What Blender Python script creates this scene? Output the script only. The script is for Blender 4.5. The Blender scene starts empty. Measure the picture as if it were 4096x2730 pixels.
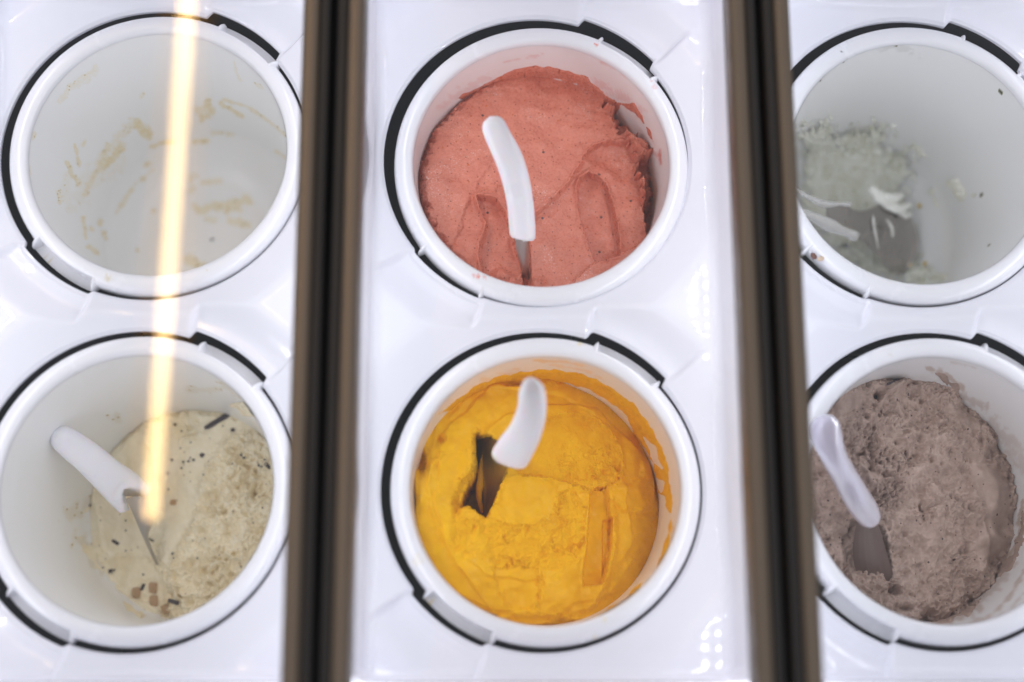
import bpy, bmesh, math
import numpy as np
from mathutils import Vector, Matrix

sc = bpy.context.scene
COL = sc.collection

# ------------------------------------------------------------------ camera
CAM_H = 0.92673
RM = np.array([[0.9998169441477796, -0.0023666679644368804, 0.01898623390095953],
               [0.002076510064926526, -0.9730369321406074, -0.23064001560081732],
               [0.019020155124133336, 0.23063722070199574, -0.9728538976259039]])   # rows: right, down, forward
FPX = 50.0 * 4096 / 36.0
cam_d = bpy.data.cameras.new("camera")
cam_d.lens = 50.0
cam_d.sensor_width = 36.0
cam_d.sensor_fit = 'HORIZONTAL'
cam_d.clip_start = 0.01
cam_d.clip_end = 60.0
cam_d.dof.use_dof = True
cam_d.dof.focus_distance = 1.012
cam_d.dof.aperture_fstop = 1.8
cam = bpy.data.objects.new("camera", cam_d)
COL.objects.link(cam)
m = Matrix([[RM[0][i], -RM[1][i], -RM[2][i]] for i in range(3)]).to_4x4()
m.translation = Vector((0, 0, CAM_H))
cam.matrix_world = m
sc.camera = cam

# ------------------------------------------------------------------ world, exposure
world = bpy.data.worlds.new("World")
sc.world = world
world.use_nodes = True
wb = world.node_tree.nodes['Background']
wb.inputs[0].default_value = (0.86, 0.91, 1.0, 1)
wb.inputs[1].default_value = 0.45
sc.view_settings.view_transform = 'Standard'
sc.view_settings.look = 'None'
sc.view_settings.exposure = 0.0
sc.view_settings.gamma = 1.0
sc.cycles.use_denoising = True
sc.cycles.max_bounces = 12
sc.cycles.diffuse_bounces = 6
sc.cycles.transparent_max_bounces = 16
sc.cycles.sample_clamp_indirect = 3.0
sc.cycles.blur_glossy = 1.0
sc.cycles.caustics_reflective = False
sc.cycles.caustics_refractive = False
LED_POWER = 318.0
LAMP_POWER = 23.0


# ------------------------------------------------------------------ view geometry helpers
def at(px, py, z):
    """point at height z seen at photo position (px, py)"""
    r = np.array([(px - 2048) / FPX, (py - 1365) / FPX, 1.0]) @ RM
    t = (z - CAM_H) / r[2]
    return np.array([0, 0, CAM_H]) + t * r


def pix(P):
    c = (P - np.array([0, 0, CAM_H])) @ RM.T
    return 2048 + FPX * c[..., 0] / c[..., 2], 1365 + FPX * c[..., 1] / c[..., 2]


def sm(a, b, x):
    t = np.clip((x - a) / (b - a), 0, 1)
    return t * t * (3 - 2 * t)


# ------------------------------------------------------------------ noise
_rng = np.random.RandomState(7)
_perm = np.concatenate([_rng.permutation(256)] * 3)
_ga = _rng.rand(256) * 2 * np.pi
_gx, _gy = np.cos(_ga), np.sin(_ga)


def perlin(x, y, seed=0):
    x = x + seed * 17.31
    y = y + seed * 9.77
    xi = np.floor(x).astype(int)
    yi = np.floor(y).astype(int)
    xf, yf = x - xi, y - yi
    u = xf ** 3 * (xf * (xf * 6 - 15) + 10)
    v = yf ** 3 * (yf * (yf * 6 - 15) + 10)
    def g(ix, iy, dx, dy):
        h = _perm[_perm[ix & 255] + (iy & 255)]
        return _gx[h] * dx + _gy[h] * dy
    a = g(xi, yi, xf, yf)
    b = g(xi + 1, yi, xf - 1, yf)
    c = g(xi, yi + 1, xf, yf - 1)
    d = g(xi + 1, yi + 1, xf - 1, yf - 1)
    return ((a + (b - a) * u) * (1 - v) + (c + (d - c) * u) * v) * 1.5


def fbm(x, y, octv=4, seed=0, gain=0.5):
    s, a = 0, 1.0
    for k in range(octv):
        s = s + a * perlin(x * 2 ** k, y * 2 ** k, seed + k * 3)
        a *= gain
    return s


def worley(x, y, seed=0):
    xi = np.floor(x).astype(int)
    yi = np.floor(y).astype(int)
    best = np.full(x.shape, 9.0)
    for i in (-1, 0, 1):
        for j in (-1, 0, 1):
            h = _perm[_perm[(xi + i + seed * 31) & 255] + ((yi + j) & 255)]
            h2 = _perm[h + 57]
            px = xi + i + (h + .5) / 256
            py = yi + j + (h2 + .5) / 256
            best = np.minimum(best, (px - x) ** 2 + (py - y) ** 2)
    return np.sqrt(best)


# ------------------------------------------------------------------ materials
def mat(name, base, rough=0.4, metal=0.0, spec=0.5, coat=0.0, **kw):
    m = bpy.data.materials.new(name)
    m.use_nodes = True
    b = m.node_tree.nodes['Principled BSDF']
    b.inputs['Base Color'].default_value = (*base, 1)
    b.inputs['Roughness'].default_value = rough
    b.inputs['Metallic'].default_value = metal
    b.inputs['Specular IOR Level'].default_value = spec
    b.inputs['Coat Weight'].default_value = coat
    for k, v in kw.items():
        b.inputs[k].default_value = v
    return m


class NT:
    """tiny node-tree helper"""
    def __init__(s, m):
        s.t = m.node_tree
        s.b = s.t.nodes['Principled BSDF']
        s.co = s.t.nodes.new('ShaderNodeTexCoord').outputs['Object']

    def n(s, typ, **kw):
        nd = s.t.nodes.new(typ)
        for k, v in kw.items():
            setattr(nd, k, v)
        return nd

    def l(s, a, b):
        s.t.links.new(a, b)

    def noise(s, scale, detail=4, rough=.55, co=None):
        nd = s.n('ShaderNodeTexNoise')
        nd.inputs['Scale'].default_value = scale
        nd.inputs['Detail'].default_value = detail
        nd.inputs['Roughness'].default_value = rough
        s.l(co or s.co, nd.inputs['Vector'])
        return nd.outputs['Fac']

    def ramp(s, fac, stops):
        nd = s.n('ShaderNodeValToRGB')
        el = nd.color_ramp.elements
        while len(el) < len(stops):
            el.new(.5)
        for e, (p, c) in zip(el, stops):
            e.position = p
            e.color = c if len(c) == 4 else (*c, 1)
        s.l(fac, nd.inputs[0])
        return nd.outputs[0]

    def mix(s, fac, a, b):
        nd = s.n('ShaderNodeMix', data_type='RGBA')
        for sock, v in ((nd.inputs[0], fac), (nd.inputs[6], a), (nd.inputs[7], b)):
            if hasattr(v, 'links'):
                s.l(v, sock)
            elif isinstance(v, (int, float)):
                sock.default_value = v
            else:
                sock.default_value = (*v, 1) if len(v) == 3 else v
        return nd.outputs[2]

    def math(s, op, a, b=0.0):
        nd = s.n('ShaderNodeMath', operation=op)
        for sock, v in ((nd.inputs[0], a), (nd.inputs[1], b)):
            if hasattr(v, 'links'):
                s.l(v, sock)
            else:
                sock.default_value = v
        return nd.outputs[0]

    def specks(s, scale, radius, chance):
        """round specks: returns a 0..1 mask"""
        v = s.n('ShaderNodeTexVoronoi', voronoi_dimensions='2D')
        v.inputs['Scale'].default_value = scale
        s.l(s.co, v.inputs['Vector'])
        sep = s.n('ShaderNodeSeparateColor')
        s.l(v.outputs['Color'], sep.inputs[0])
        a = s.math('LESS_THAN', v.outputs['Distance'], radius)
        c = s.math('LESS_THAN', sep.outputs[0], chance)
        return s.math('MULTIPLY', a, c)

    def bump(s, h, strength, dist):
        nd = s.n('ShaderNodeBump')
        nd.inputs['Strength'].default_value = strength
        nd.inputs['Distance'].default_value = dist
        s.l(h, nd.inputs['Height'])
        return nd.outputs[0]


def scuffed(m, rlo, rhi, scale=40, tint=0.0):
    t = NT(m)
    n = t.noise(scale, 5)
    r = t.ramp(n, [(0.3, (rlo,) * 3), (0.75, (rhi,) * 3)])
    t.l(r, t.b.inputs['Roughness'])
    return m


M_panel = scuffed(mat('panel_plastic', (.80, .80, .86), .1), .06, .10, 30)
M_rim = scuffed(mat('tub_rim_plastic', (.80, .80, .83), .22), .18, .30, 60)
M_black = scuffed(mat('black_plastic', (.016, .011, .018), .35), .25, .5, 50)
M_case = mat('cabinet_black', (.015, .014, .014), .6)
M_brown = scuffed(mat('bronze_aluminium', (.27, .205, .15), .45, .4), .32, .45, 80)
M_rail_shade = mat('rail_side_shade', (.042, .037, .034), .6)  # shade of each rail's inner side, put into a dark colour
M_steel = mat('steel_blade', (.50, .485, .47), .30, 1.0)
M_film_reflect = scuffed(mat('steel_film_and_reflection', (.26, .205, .185), .36, .75), .28, .5, 90)  # film on the steel, and the brown it mirrors, put into the colour
M_white = scuffed(mat('white_handle', (.84, .83, .87), .32), .26, .4, 60)
M_white.node_tree.nodes['Principled BSDF'].inputs['Subsurface Weight'].default_value = .35
M_white.node_tree.nodes['Principled BSDF'].inputs['Subsurface Scale'].default_value = .006
M_clear = mat('clear_handle', (.76, .71, .85), .22, 0, .5, **{'Transmission Weight': .62, 'IOR': 1.49})
M_glassy = mat('clear_plastic', (.90, .88, .95), .05, 0, .5, **{'Transmission Weight': 1.0, 'IOR': 1.45})
M_ledbase = mat('led_housing', (.25, .25, .25), .5)

M_led = bpy.data.materials.new('led_light')
M_led.use_nodes = True
_nt = M_led.node_tree
_nt.nodes.clear()
_e = _nt.nodes.new('ShaderNodeEmission')
_e.inputs[0].default_value = (.93, .94, 1.0, 1)
_e.inputs[1].default_value = LED_POWER
_o = _nt.nodes.new('ShaderNodeOutputMaterial')
_g = _nt.nodes.new('ShaderNodeNewGeometry')          # a chip shines from its face only, its back is opaque
_m = _nt.nodes.new('ShaderNodeMixShader')
_k = _nt.nodes.new('ShaderNodeBsdfDiffuse')
_nt.links.new(_g.outputs['Backfacing'], _m.inputs[0])
_nt.links.new(_e.outputs[0], _m.inputs[1])
_nt.links.new(_k.outputs[0], _m.inputs[2])
_nt.links.new(_m.outputs[0], _o.inputs[0])
M_led.cycles.emission_sampling = 'FRONT'
M_tube = bpy.data.materials.new('warm_tube_light')
M_tube.use_nodes = True
_nt = M_tube.node_tree
_nt.nodes.clear()
_e = _nt.nodes.new('ShaderNodeEmission')
_e.inputs[0].default_value = (1.0, .64, .27, 1)
_e.inputs[1].default_value = LAMP_POWER
_o = _nt.nodes.new('ShaderNodeOutputMaterial')
_nt.links.new(_e.outputs[0], _o.inputs[0])

M_glass = bpy.data.materials.new('lid_glass')
M_glass.use_nodes = True
_nt = M_glass.node_tree
_nt.nodes.clear()
_o = _nt.nodes.new('ShaderNodeOutputMaterial')
_mx = _nt.nodes.new('ShaderNodeMixShader')
_tr = _nt.nodes.new('ShaderNodeBsdfTransparent')
_tr.inputs[0].default_value = (.985, .99, .99, 1)
_gl = _nt.nodes.new('ShaderNodeBsdfGlossy')
_gl.inputs['Roughness'].default_value = 0.0
_fr = _nt.nodes.new('ShaderNodeFresnel')
_fr.inputs[0].default_value = 1.5
_nt.links.new(_fr.outputs[0], _mx.inputs[0])
_nt.links.new(_tr.outputs[0], _mx.inputs[1])
_nt.links.new(_gl.outputs[0], _mx.inputs[2])
_nt.links.new(_mx.outputs[0], _o.inputs[0])


def tub_material(name, stain_col, tint=(.80, .80, .80)):
    m = mat(name, tint, .3)
    t = NT(m)
    a = t.n('ShaderNodeAttribute', attribute_name='stain').outputs['Fac']
    t.l(t.mix(a, tint, stain_col), t.b.inputs['Base Color'])
    return m


def ice_material(name, lo, hi, specks=(), rough=(.28, .5), grain=900, gstr=.35, sss=.05, srad=(1, .4, .3), gdist=.0006, spec=.5, frost_sparkle=0):
    m = mat(name, hi, .4, 0, spec)
    t = NT(m)
    c = t.ramp(t.noise(70, 6, .6), [(.3, lo), (.7, hi)])
    for scale, rad, chance, col in specks:
        c = t.mix(t.specks(scale, rad, chance), c, col)
    if frost_sparkle:  # pale frost, with the sparkle of its crystals put into the colour
        zone = t.ramp(t.noise(34, 3), [(.50, (0, 0, 0)), (.66, (1, 1, 1))])
        fine = t.ramp(t.noise(1050, 2, .5), [(.56, (0, 0, 0)), (.70, (1, 1, 1))])
        k = t.math('MULTIPLY', t.math('MULTIPLY', fine, zone), frost_sparkle)
        c = t.mix(k, c, (.95, .86, .82))
    t.l(c, t.b.inputs['Base Color'])
    g = t.noise(grain, 5, .65)
    ra = t.n('ShaderNodeAttribute', attribute_name='rough').outputs['Fac']
    rr = t.math('ADD', t.math('MULTIPLY', ra, rough[1] - rough[0]), rough[0])
    rr = t.math('ADD', rr, t.math('MULTIPLY', t.math('SUBTRACT', t.noise(grain * .5, 3), .5), .25))
    t.l(rr, t.b.inputs['Roughness'])
    t.l(t.bump(g, gstr, gdist), t.b.inputs['Normal'])
    t.b.inputs['Subsurface Weight'].default_value = sss
    t.b.inputs['Subsurface Radius'].default_value = srad
    t.b.inputs['Subsurface Scale'].default_value = .004
    return m


M_pink = ice_material('pink_sorbet', (.58, .172, .108), (.70, .235, .150),
                      [(150, .085, .55, (.36, .085, .045)), (95, .075, .40, (.55, .13, .04)), (48, .045, .22, (.05, .025, .025))],
                      rough=(.19, .46), grain=1100, gstr=.7, srad=(1, .35, .25), frost_sparkle=.55)
M_yellow = ice_material('yellow_sorbet', (.80, .405, .001), (.88, .49, .002), rough=(.24, .62), grain=700, gstr=.35, srad=(1, .5, .05), spec=.12, frost_sparkle=.12)
M_cream = ice_material('cream_gelato', (.86, .75, .52), (.96, .88, .69),
                       [(120, .09, .07, (.12, .09, .08)), (200, .12, .06, (.40, .31, .20))], rough=(.45, .7), grain=800, gstr=.35, srad=(1, .8, .5))
M_mocha = ice_material('brown_gelato', (.36, .252, .205), (.52, .385, .322),
                       [(230, .13, .10, (.15, .095, .07)), (90, .07, .10, (.07, .045, .04))], rough=(.55, .8), grain=1000, gstr=.6, gdist=.0009, srad=(1, .6, .5))
M_green = ice_material('pale_green_gelato', (.76, .755, .60), (.95, .95, .88),
                       [(120, .10, .30, (.42, .46, .16)), (60, .06, .3, (.30, .34, .08))], rough=(.4, .6), grain=600, gstr=.4)
M_wisp = mat('pale_wisps', (.93, .93, .86), .5)
M_dull = scuffed(mat('dull_steel', (.40, .375, .35), .3, 1.0), .2, .42, 60)
M_choc_and_hole = ice_material('chocolate_and_hole_shade', (.020, .013, .014), (.075, .055, .06), rough=(.35, .5), sss=0)
M_biscuit = ice_material('biscuit', (.40, .25, .13), (.52, .35, .21), rough=(.6, .7), sss=.05)
M_yelbit = mat('yellow_crumb', (.75, .50, .05), .5)


def crom(P, n):
    P = np.array(P, float)
    P = np.vstack([2 * P[0] - P[1], P, 2 * P[-1] - P[-2]])
    out = []
    m_ = len(P) - 3
    for k in range(n):
        t = k / (n - 1) * m_
        i = min(int(t), m_ - 1)
        t -= i
        p0, p1, p2, p3 = P[i:i + 4]
        out.append(.5 * ((2 * p1) + (-p0 + p2) * t + (2 * p0 - 5 * p1 + 4 * p2 - p3) * t * t + (-p0 + 3 * p1 - 3 * p2 + p3) * t ** 3))
    return np.array(out)


# ------------------------------------------------------------------ object helpers
def obj(name, verts, faces, material, parent=None, smooth=True):
    me = bpy.data.meshes.new(name)
    me.from_pydata([tuple(v) for v in verts] if not isinstance(verts, np.ndarray) else verts.tolist(), [],
                   faces if isinstance(faces, list) else faces.tolist())
    me.materials.append(material)
    if smooth:
        me.polygons.foreach_set('use_smooth', np.ones(len(me.polygons), dtype=bool))
    me.update()
    o = bpy.data.objects.new(name, me)
    COL.objects.link(o)
    if parent is not None:
        o.parent = parent
    return o


def bm_obj(name, bm, material, parent=None, smooth=True, recalc=True):
    me = bpy.data.meshes.new(name)
    if recalc:
        bmesh.ops.recalc_face_normals(bm, faces=bm.faces)
    bm.to_mesh(me)
    bm.free()
    me.materials.append(material)
    if smooth:
        me.polygons.foreach_set('use_smooth', np.ones(len(me.polygons), dtype=bool))
    o = bpy.data.objects.new(name, me)
    COL.objects.link(o)
    if parent is not None:
        o.parent = parent
    return o


def thing(name, label, cat, loc=(0, 0, 0), group=None):
    o = bpy.data.objects.new(name, None)
    o.empty_display_size = .02
    o.location = loc
    COL.objects.link(o)
    return tag(o, label, cat, group)


def tag(o, label, cat, group=None, kind=None):
    o['label'] = label
    o['category'] = cat
    if group:
        o['group'] = group
    if kind:
        o['kind'] = kind
    return o


def attr(o, name, vals):
    a = o.data.attributes.new(name, 'FLOAT', 'POINT')
    a.data.foreach_set('value', np.ascontiguousarray(vals, dtype=np.float32))


def box(bm, x0, x1, y0, y1, z0, z1):
    r = bmesh.ops.create_cube(bm, size=1)
    for v in r['verts']:
        v.co = Vector(((x0 + x1) / 2 + v.co.x * (x1 - x0), (y0 + y1) / 2 + v.co.y * (y1 - y0), (z0 + z1) / 2 + v.co.z * (z1 - z0)))
    return r['verts']


def extrude_y(prof, y0, y1):
    """closed (x, z) outline swept along y"""
    n = len(prof)
    v = [(x, y0, z) for x, z in prof] + [(x, y1, z) for x, z in prof]
    f = [[i, (i + 1) % n, n + (i + 1) % n, n + i] for i in range(n)]
    f += [list(range(n))[::-1], list(range(n, 2 * n))]
    return v, f


def rounded(x0, x1, z0, z1, r, seg=4):
    out = []
    for cx, cz, a0 in ((x1 - r, z1 - r, 0), (x0 + r, z1 - r, 90), (x0 + r, z0 + r, 180), (x1 - r, z0 + r, 270)):
        for k in range(seg + 1):
            a = math.radians(a0 + 90 * k / seg)
            out.append((cx + r * math.cos(a), cz + r * math.sin(a)))
    return out


# ------------------------------------------------------------------ layout
PERIOD = 0.26352
XC = [-0.2229, 0.0405, 0.3041]           # centres of the three panels
TUBS = {'A': (-.2259, .3537), 'B': (.03897, .34677), 'C': (.30015, .34911),
        'D': (-.22662, .12132), 'E': (.04005, .12105), 'F': (.30159, .12132)}
LUGROT = {'A': -1.5, 'B': -3.5, 'C': -2, 'D': 0, 'E': 1, 'F': 0}
LUGS = (69, 42, -139.5, -110.5)
HOLE_DX = {'A': -.0025, 'B': -.0036, 'C': -.0027, 'D': -.0024, 'E': -.0024, 'F': -.0024}
R_HOLE = .1062
ZF = .011
ZE = -.003
HOLE_DY = {'A': .0008, 'B': .0036, 'C': .0016, 'D': 0, 'E': .0002, 'F': .0002}


def rwall(z):
    return .0885 - .0085 * np.clip(-z / .2, 0, 1.2)


# ---- cabinet that carries the panels
bm = bmesh.new()
box(bm, -.42, .47, -.06, .53, -.262, -.25)
box(bm, -.42, .47, -.06, -.05, -.25, .06)
box(bm, -.42, .47, .52, .53, -.25, .06)
box(bm, -.42, -.41, -.05, .52, -.25, .06)
box(bm, .46, .47, -.05, .52, -.25, .06)
cab = bm_obj('cabinet_base', bm, M_case, smooth=False)
cab['kind'] = 'structure'


# ---- white moulded panels
def notch(deg):
    """1 inside the two bayonet notches of a hole"""
    d = (deg + 180) % 360 - 180
    w = .9
    a = sm(41 - w, 41 + w, d) * (1 - sm(72.5 - w, 72.5 + w, d))
    b = sm(-141.5 - w, -141.5 + w, d) * (1 - sm(-110.5 - w, -110.5 + w, d))
    return np.maximum(a, b)


def rhole(deg, low=.0044):
    d = (deg + 180) % 360 - 180
    return R_HOLE + np.where(d > 0, .0060, low) * notch(deg)


def wide(deg, g):
    d = (deg + 180) % 360 - 180
    a = sm(41 - g, 41, d) * (1 - sm(72.5, 72.5 + g, d))
    b = sm(-141.5 - g, -141.5, d) * (1 - sm(-110.5, -110.5 + g, d))
    return np.maximum(a, b)


def panel_z(x, y, holes, xc):
    z = np.full(x.shape, ZF)
    for hx, hy in holes:
        r = np.hypot(x - hx, y - hy)
        deg = np.degrees(np.arctan2(y - hy, x - hx))
        t = np.clip((r - R_HOLE) / .030, 0, 1)
        t = np.where(t > .85, .85 + .15 * sm(.85, 1.15, t) * 1.9, t)
        zi = ZE + (ZF - ZE) * np.minimum(t, 1)
        # bayonet channel running out from the notch
        t2 = sm(.118, .148, r)
        zc = ZE + (ZF - ZE) * t2
        wgt = wide(deg, 2.2)
        zi = zi * (1 - wgt) + np.minimum(zi, zc) * wgt
        # round lip right at the edge
        zi = zi - .0012 * (1 - sm(0, .002, r - rhole(deg)))
        # smooth union (lower of the two)
        k = .003
        h = np.clip(.5 + .5 * (z - zi) / k, 0, 1)
        z = z * (1 - h) + zi * h - k * h * (1 - h)
    # side walls with a filleted foot
    d1, d2 = np.abs(x - xc) - .1085, np.maximum(.0068 - y, y - .4605)
    d = np.where((d1 > 0) & (d2 > 0), np.hypot(np.maximum(d1, 0), np.maximum(d2, 0)), np.maximum(d1, d2))
    f = np.clip(d / .008, 0, 1)
    z = z + .011 * (1 - np.sqrt(1 - f ** 2 * .999))
    z = z + np.clip((d - .008) / .0025, 0, 1) * .066
    return z


NB = 150
HALF = .1092
LABEL_P = ['white moulded counter panel at left holding the empty tub and the cream gelato tub',
           'white moulded counter panel in the middle holding the pink and yellow tubs',
           'white moulded counter panel at right holding the green and brown gelato tubs']
for ci, xc in enumerate(XC):
    keys = ['AD', 'BE', 'CF'][ci]
    holes = [(TUBS[k][0] + HOLE_DX[k], TUBS[k][1] + HOLE_DY[k]) for k in keys]
    cyc = [holes[0][1], holes[1][1]]
    xm = (holes[0][0] + holes[1][0]) / 2
    gx = np.linspace(-HALF, HALF, NB + 1)
    side = np.array([.109, .110, .111, .112, .113, .1138, .1146, .1153, .116, .1165, .117, .1177, .1185, .1190, .1200, .1305])
    left = xc - side[::-1]
    left = left[left < xm - HALF - .0004]
    right = xc + side
    right = right[right > xm + HALF + .0004]
    xs = np.concatenate([left, xm + gx, right])
    ends = np.array([.0, .002, .004, .005, .0057, .0065, .007, .0075, .008, .0086, .0091, .0096, .0105, .022])
    bot = .0068 - ends[::-1]
    bot = bot[bot < cyc[1] - HALF - .0004]
    top = .4605 + ends
    top = top[top > cyc[0] + HALF + .0004]
    ys = np.concatenate([bot, cyc[1] + gx, np.linspace(cyc[1] + HALF, cyc[0] - HALF, 10)[1:-1], cyc[0] + gx, top])
    bm = bmesh.new()
    X, Y = np.meshgrid(xs, ys, indexing='ij')
    Z = panel_z(X, Y, holes, xc)
    V = {}
    nx, ny = len(xs), len(ys)
    sx0 = len(left)
    sy1 = len(bot)
    sy0 = sy1 + NB + 1 + 8
    cells = [(sx0, sy0, holes[0]), (sx0, sy1, holes[1])]

    def vert(i, j):
        if (i, j) not in V:
            V[(i, j)] = bm.verts.new((X[i, j], Y[i, j], Z[i, j]))
        return V[(i, j)]
    for i in range(nx - 1):
        for j in range(ny - 1):
            if any(a <= i < a + NB and b <= j < b + NB for a, b, _ in cells):
                continue
            bm.faces.new((vert(i, j), vert(i + 1, j), vert(i + 1, j + 1), vert(i, j + 1)))
    for a, b, (hx, hy) in cells:
        ring = [(a + k, b) for k in range(NB)] + [(a + NB, b + k) for k in range(NB)] + \
               [(a + NB - k, b + NB) for k in range(NB)] + [(a, b + NB - k) for k in range(NB)]
        bx = np.array([X[p] for p in ring])
        by = np.array([Y[p] for p in ring])
        deg = np.degrees(np.arctan2(by - hy, bx - hx))
        rh = rhole(deg, .0016 if (b == sy0 and ci > 0) else .0031)
        hxp, hyp = hx + rh * np.cos(np.radians(deg)), hy + rh * np.sin(np.radians(deg))
        prev = [vert(*p) for p in ring]
        K = 26
        n = len(ring)
        rows = []
        for k in range(1, K + 1):
            f = 1 - (1 - k / K) ** 1.4
            f = k / K if k < K else 1
            f = 1 - (1 - f) ** 1.5
            px, py = bx + (hxp - bx) * f, by + (hyp - by) * f
            pz = panel_z(px, py, holes, xc)
            rows.append((px, py, pz))
        zl = rows[-1][2]
        for dr, dz in ((-.0004, -.0006), (-.0005, -.0016), (-.0003, -.0035)):
            rows.append((hx + (rh + dr) * np.cos(np.radians(deg)), hy + (rh + dr) * np.sin(np.radians(deg)), zl + dz))
        for px, py, pz in rows:
            cur = [bm.verts.new((px[q], py[q], pz[q])) for q in range(n)]
            for q in range(n):
                bm.faces.new((prev[q], prev[(q + 1) % n], cur[(q + 1) % n], cur[q]))
            prev = cur
    panel = bm_obj('counter_panel', bm, M_panel)
    tag(panel, LABEL_P[ci], 'counter panel', 'white moulded panels of the counter')
    # dark sleeve below each hole
    for hx, hy in holes:
        n = 96
        # top collar is wider than the notch and closes under the panel
        vs2, fs2 = [], []
        for r, z in [(.1188, -.0080), (.1175, -.0090), (.1172, -.245), (.002, -.2455)]:
            for q in range(n):
                t = 2 * math.pi * q / n
                vs2.append((hx + r * math.cos(t), hy + r * math.sin(t), z))
        for k in range(3):
            for q in range(n):
                fs2.append([k * n + q, k * n + (q + 1) % n, (k + 1) * n + (q + 1) % n, (k + 1) * n + q])
        obj('sleeve', vs2, fs2, M_black, panel)


# ---- stains (soft marks with a shape of their own) drawn on the tub walls
def seg_dist(px, py, pts):
    d = np.full(px.shape, 1e9)
    for (x0, y0), (x1, y1) in zip(pts[:-1], pts[1:]):
        vx, vy = x1 - x0, y1 - y0
        L = max(vx * vx + vy * vy, 1e-9)
        t = np.clip(((px - x0) * vx + (py - y0) * vy) / L, 0, 1)
        d = np.minimum(d, np.hypot(px - x0 - t * vx, py - y0 - t * vy))
    return d


def poly_sd(px, py, pts):
    """signed distance, negative inside"""
    p = list(pts) + [pts[0]]
    d = seg_dist(px, py, p)
    ins = np.zeros(px.shape, bool)
    for (x0, y0), (x1, y1) in zip(p[:-1], p[1:]):
        c = ((y0 > py) != (y1 > py)) & (px < (x1 - x0) * (py - y0) / ((y1 - y0) or 1e-9) + x0)
        ins ^= c
    return np.where(ins, -d, d)


def cv(pts, s, ox, oy):
    return [(x / s + ox, y / s + oy) for x, y in pts]


def stain_a(px, py):
    S = 1.2064
    n1 = fbm(px / 28, py / 28, 4, 3)
    n2 = fbm(px / 9, py / 9, 3, 9)
    out = np.zeros(px.shape)

    def st(pts, w, a, soft=.5, cut=.15):
        nonlocal out
        d = seg_dist(px, py, cv(pts, S, 0, 0)) + n1 * w * .55
        mval = (1 - sm(w * soft, w, d)) * a * np.clip(.75 + n2 * .6, .2, 1.1)
        out = np.maximum(out, mval)
    st([(665, 600), (690, 630), (715, 655)], 24, .85)
    st([(730, 710), (780, 692), (840, 685)], 8, .8)
    st([(930, 682), (1000, 682)], 12, .75)
    st([(1000, 490), (1015, 540), (985, 570)], 20, .75)
    st([(940, 530), (1000, 540)], 17, .5)
    st([(1065, 500), (1120, 535), (1170, 565)], 11, .85)
    st([(1080, 480), (1200, 520), (1290, 580), (1395, 670)], 9, .6)
    st([(1330, 730), (1390, 770)], 10, .6)
    st([(1030, 645), (1070, 640)], 12, .5)
    st([(1100, 648), (1125, 650)], 9, .5)
    st([(590, 710), (550, 750), (500, 810)], 20, .85)
    st([(520, 700), (480, 810), (430, 890), (412, 945)], 15, .6)
    st([(640, 590), (560, 680), (480, 770)], 22, .32)
    st([(360, 700), (372, 750), (385, 800)], 9, .7)
    st([(405, 700), (412, 680)], 10, .5)
    st([(325, 790), (350, 840), (380, 890)], 12, .7)
    st([(700, 800), (722, 788)], 14, .5)
    st([(680, 875), (695, 862)], 10, .6)
    st([(610, 950), (640, 910), (560, 1030)], 9, .55)
    st([(560, 1020), (600, 960), (650, 890), (740, 820)], 7, .3)
    st([(400, 1050), (408, 1100), (417, 1150)], 10, .75)
    st([(485, 1062), (480, 1080)], 14, .8)
    st([(440, 1095), (446, 1110)], 9, .7)
    st([(498, 1120), (510, 1150)], 9, .8)
    st([(420, 1190), (450, 1210), (475, 1222)], 11, .7)
    st([(280, 930), (290, 990)], 10, .5)
    st([(960, 1012), (1080, 1000), (1195, 965)], 26, .65)
    st([(1050, 1000), (1160, 1010)], 20, .6)
    st([(1110, 1065), (1200, 1085)], 20, .5)
    st([(1000, 1060), (1040, 1060)], 16, .4)
    st([(980, 882), (1060, 874)], 13, .55)
    st([(920, 860), (930, 850)], 20, .4)
    st([(915, 925), (930, 915)], 15, .45)
    st([(910, 1255), (950, 1275), (970, 1290)], 28, .6)
    st([(735, 1022), (735, 1020)], 12, .4)
    st([(665, 1205), (670, 1215)], 10, .35)
    st([(165, 640), (160, 670)], 9, .5)
    st([(140, 800), (145, 840)], 7, .35)
    st([(290, 490), (340, 420), (440, 350), (462, 330)], 13, .30)
    st([(350, 420), (420, 380), (460, 340)], 20, .22)
    st([(680, 465), (690, 455)], 10, .3)
    st([(1230, 405), (1270, 430)], 9, .35)
    st([(1130, 300), (1140, 350), (1165, 395)], 7, .3)
    st([(330, 850), (310, 950), (350, 1010)], 26, .16)
    st([(380, 950), (440, 860), (560, 800)], 55, .16)
    # fine brown dots caught in the residue
    dots = (worley(px / 16, py / 16, 4) < .13) & ((out > .14)) & (perlin(px / 60, py / 60, 5) > .05)
    return np.where(dots, 1.9, out)


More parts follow.
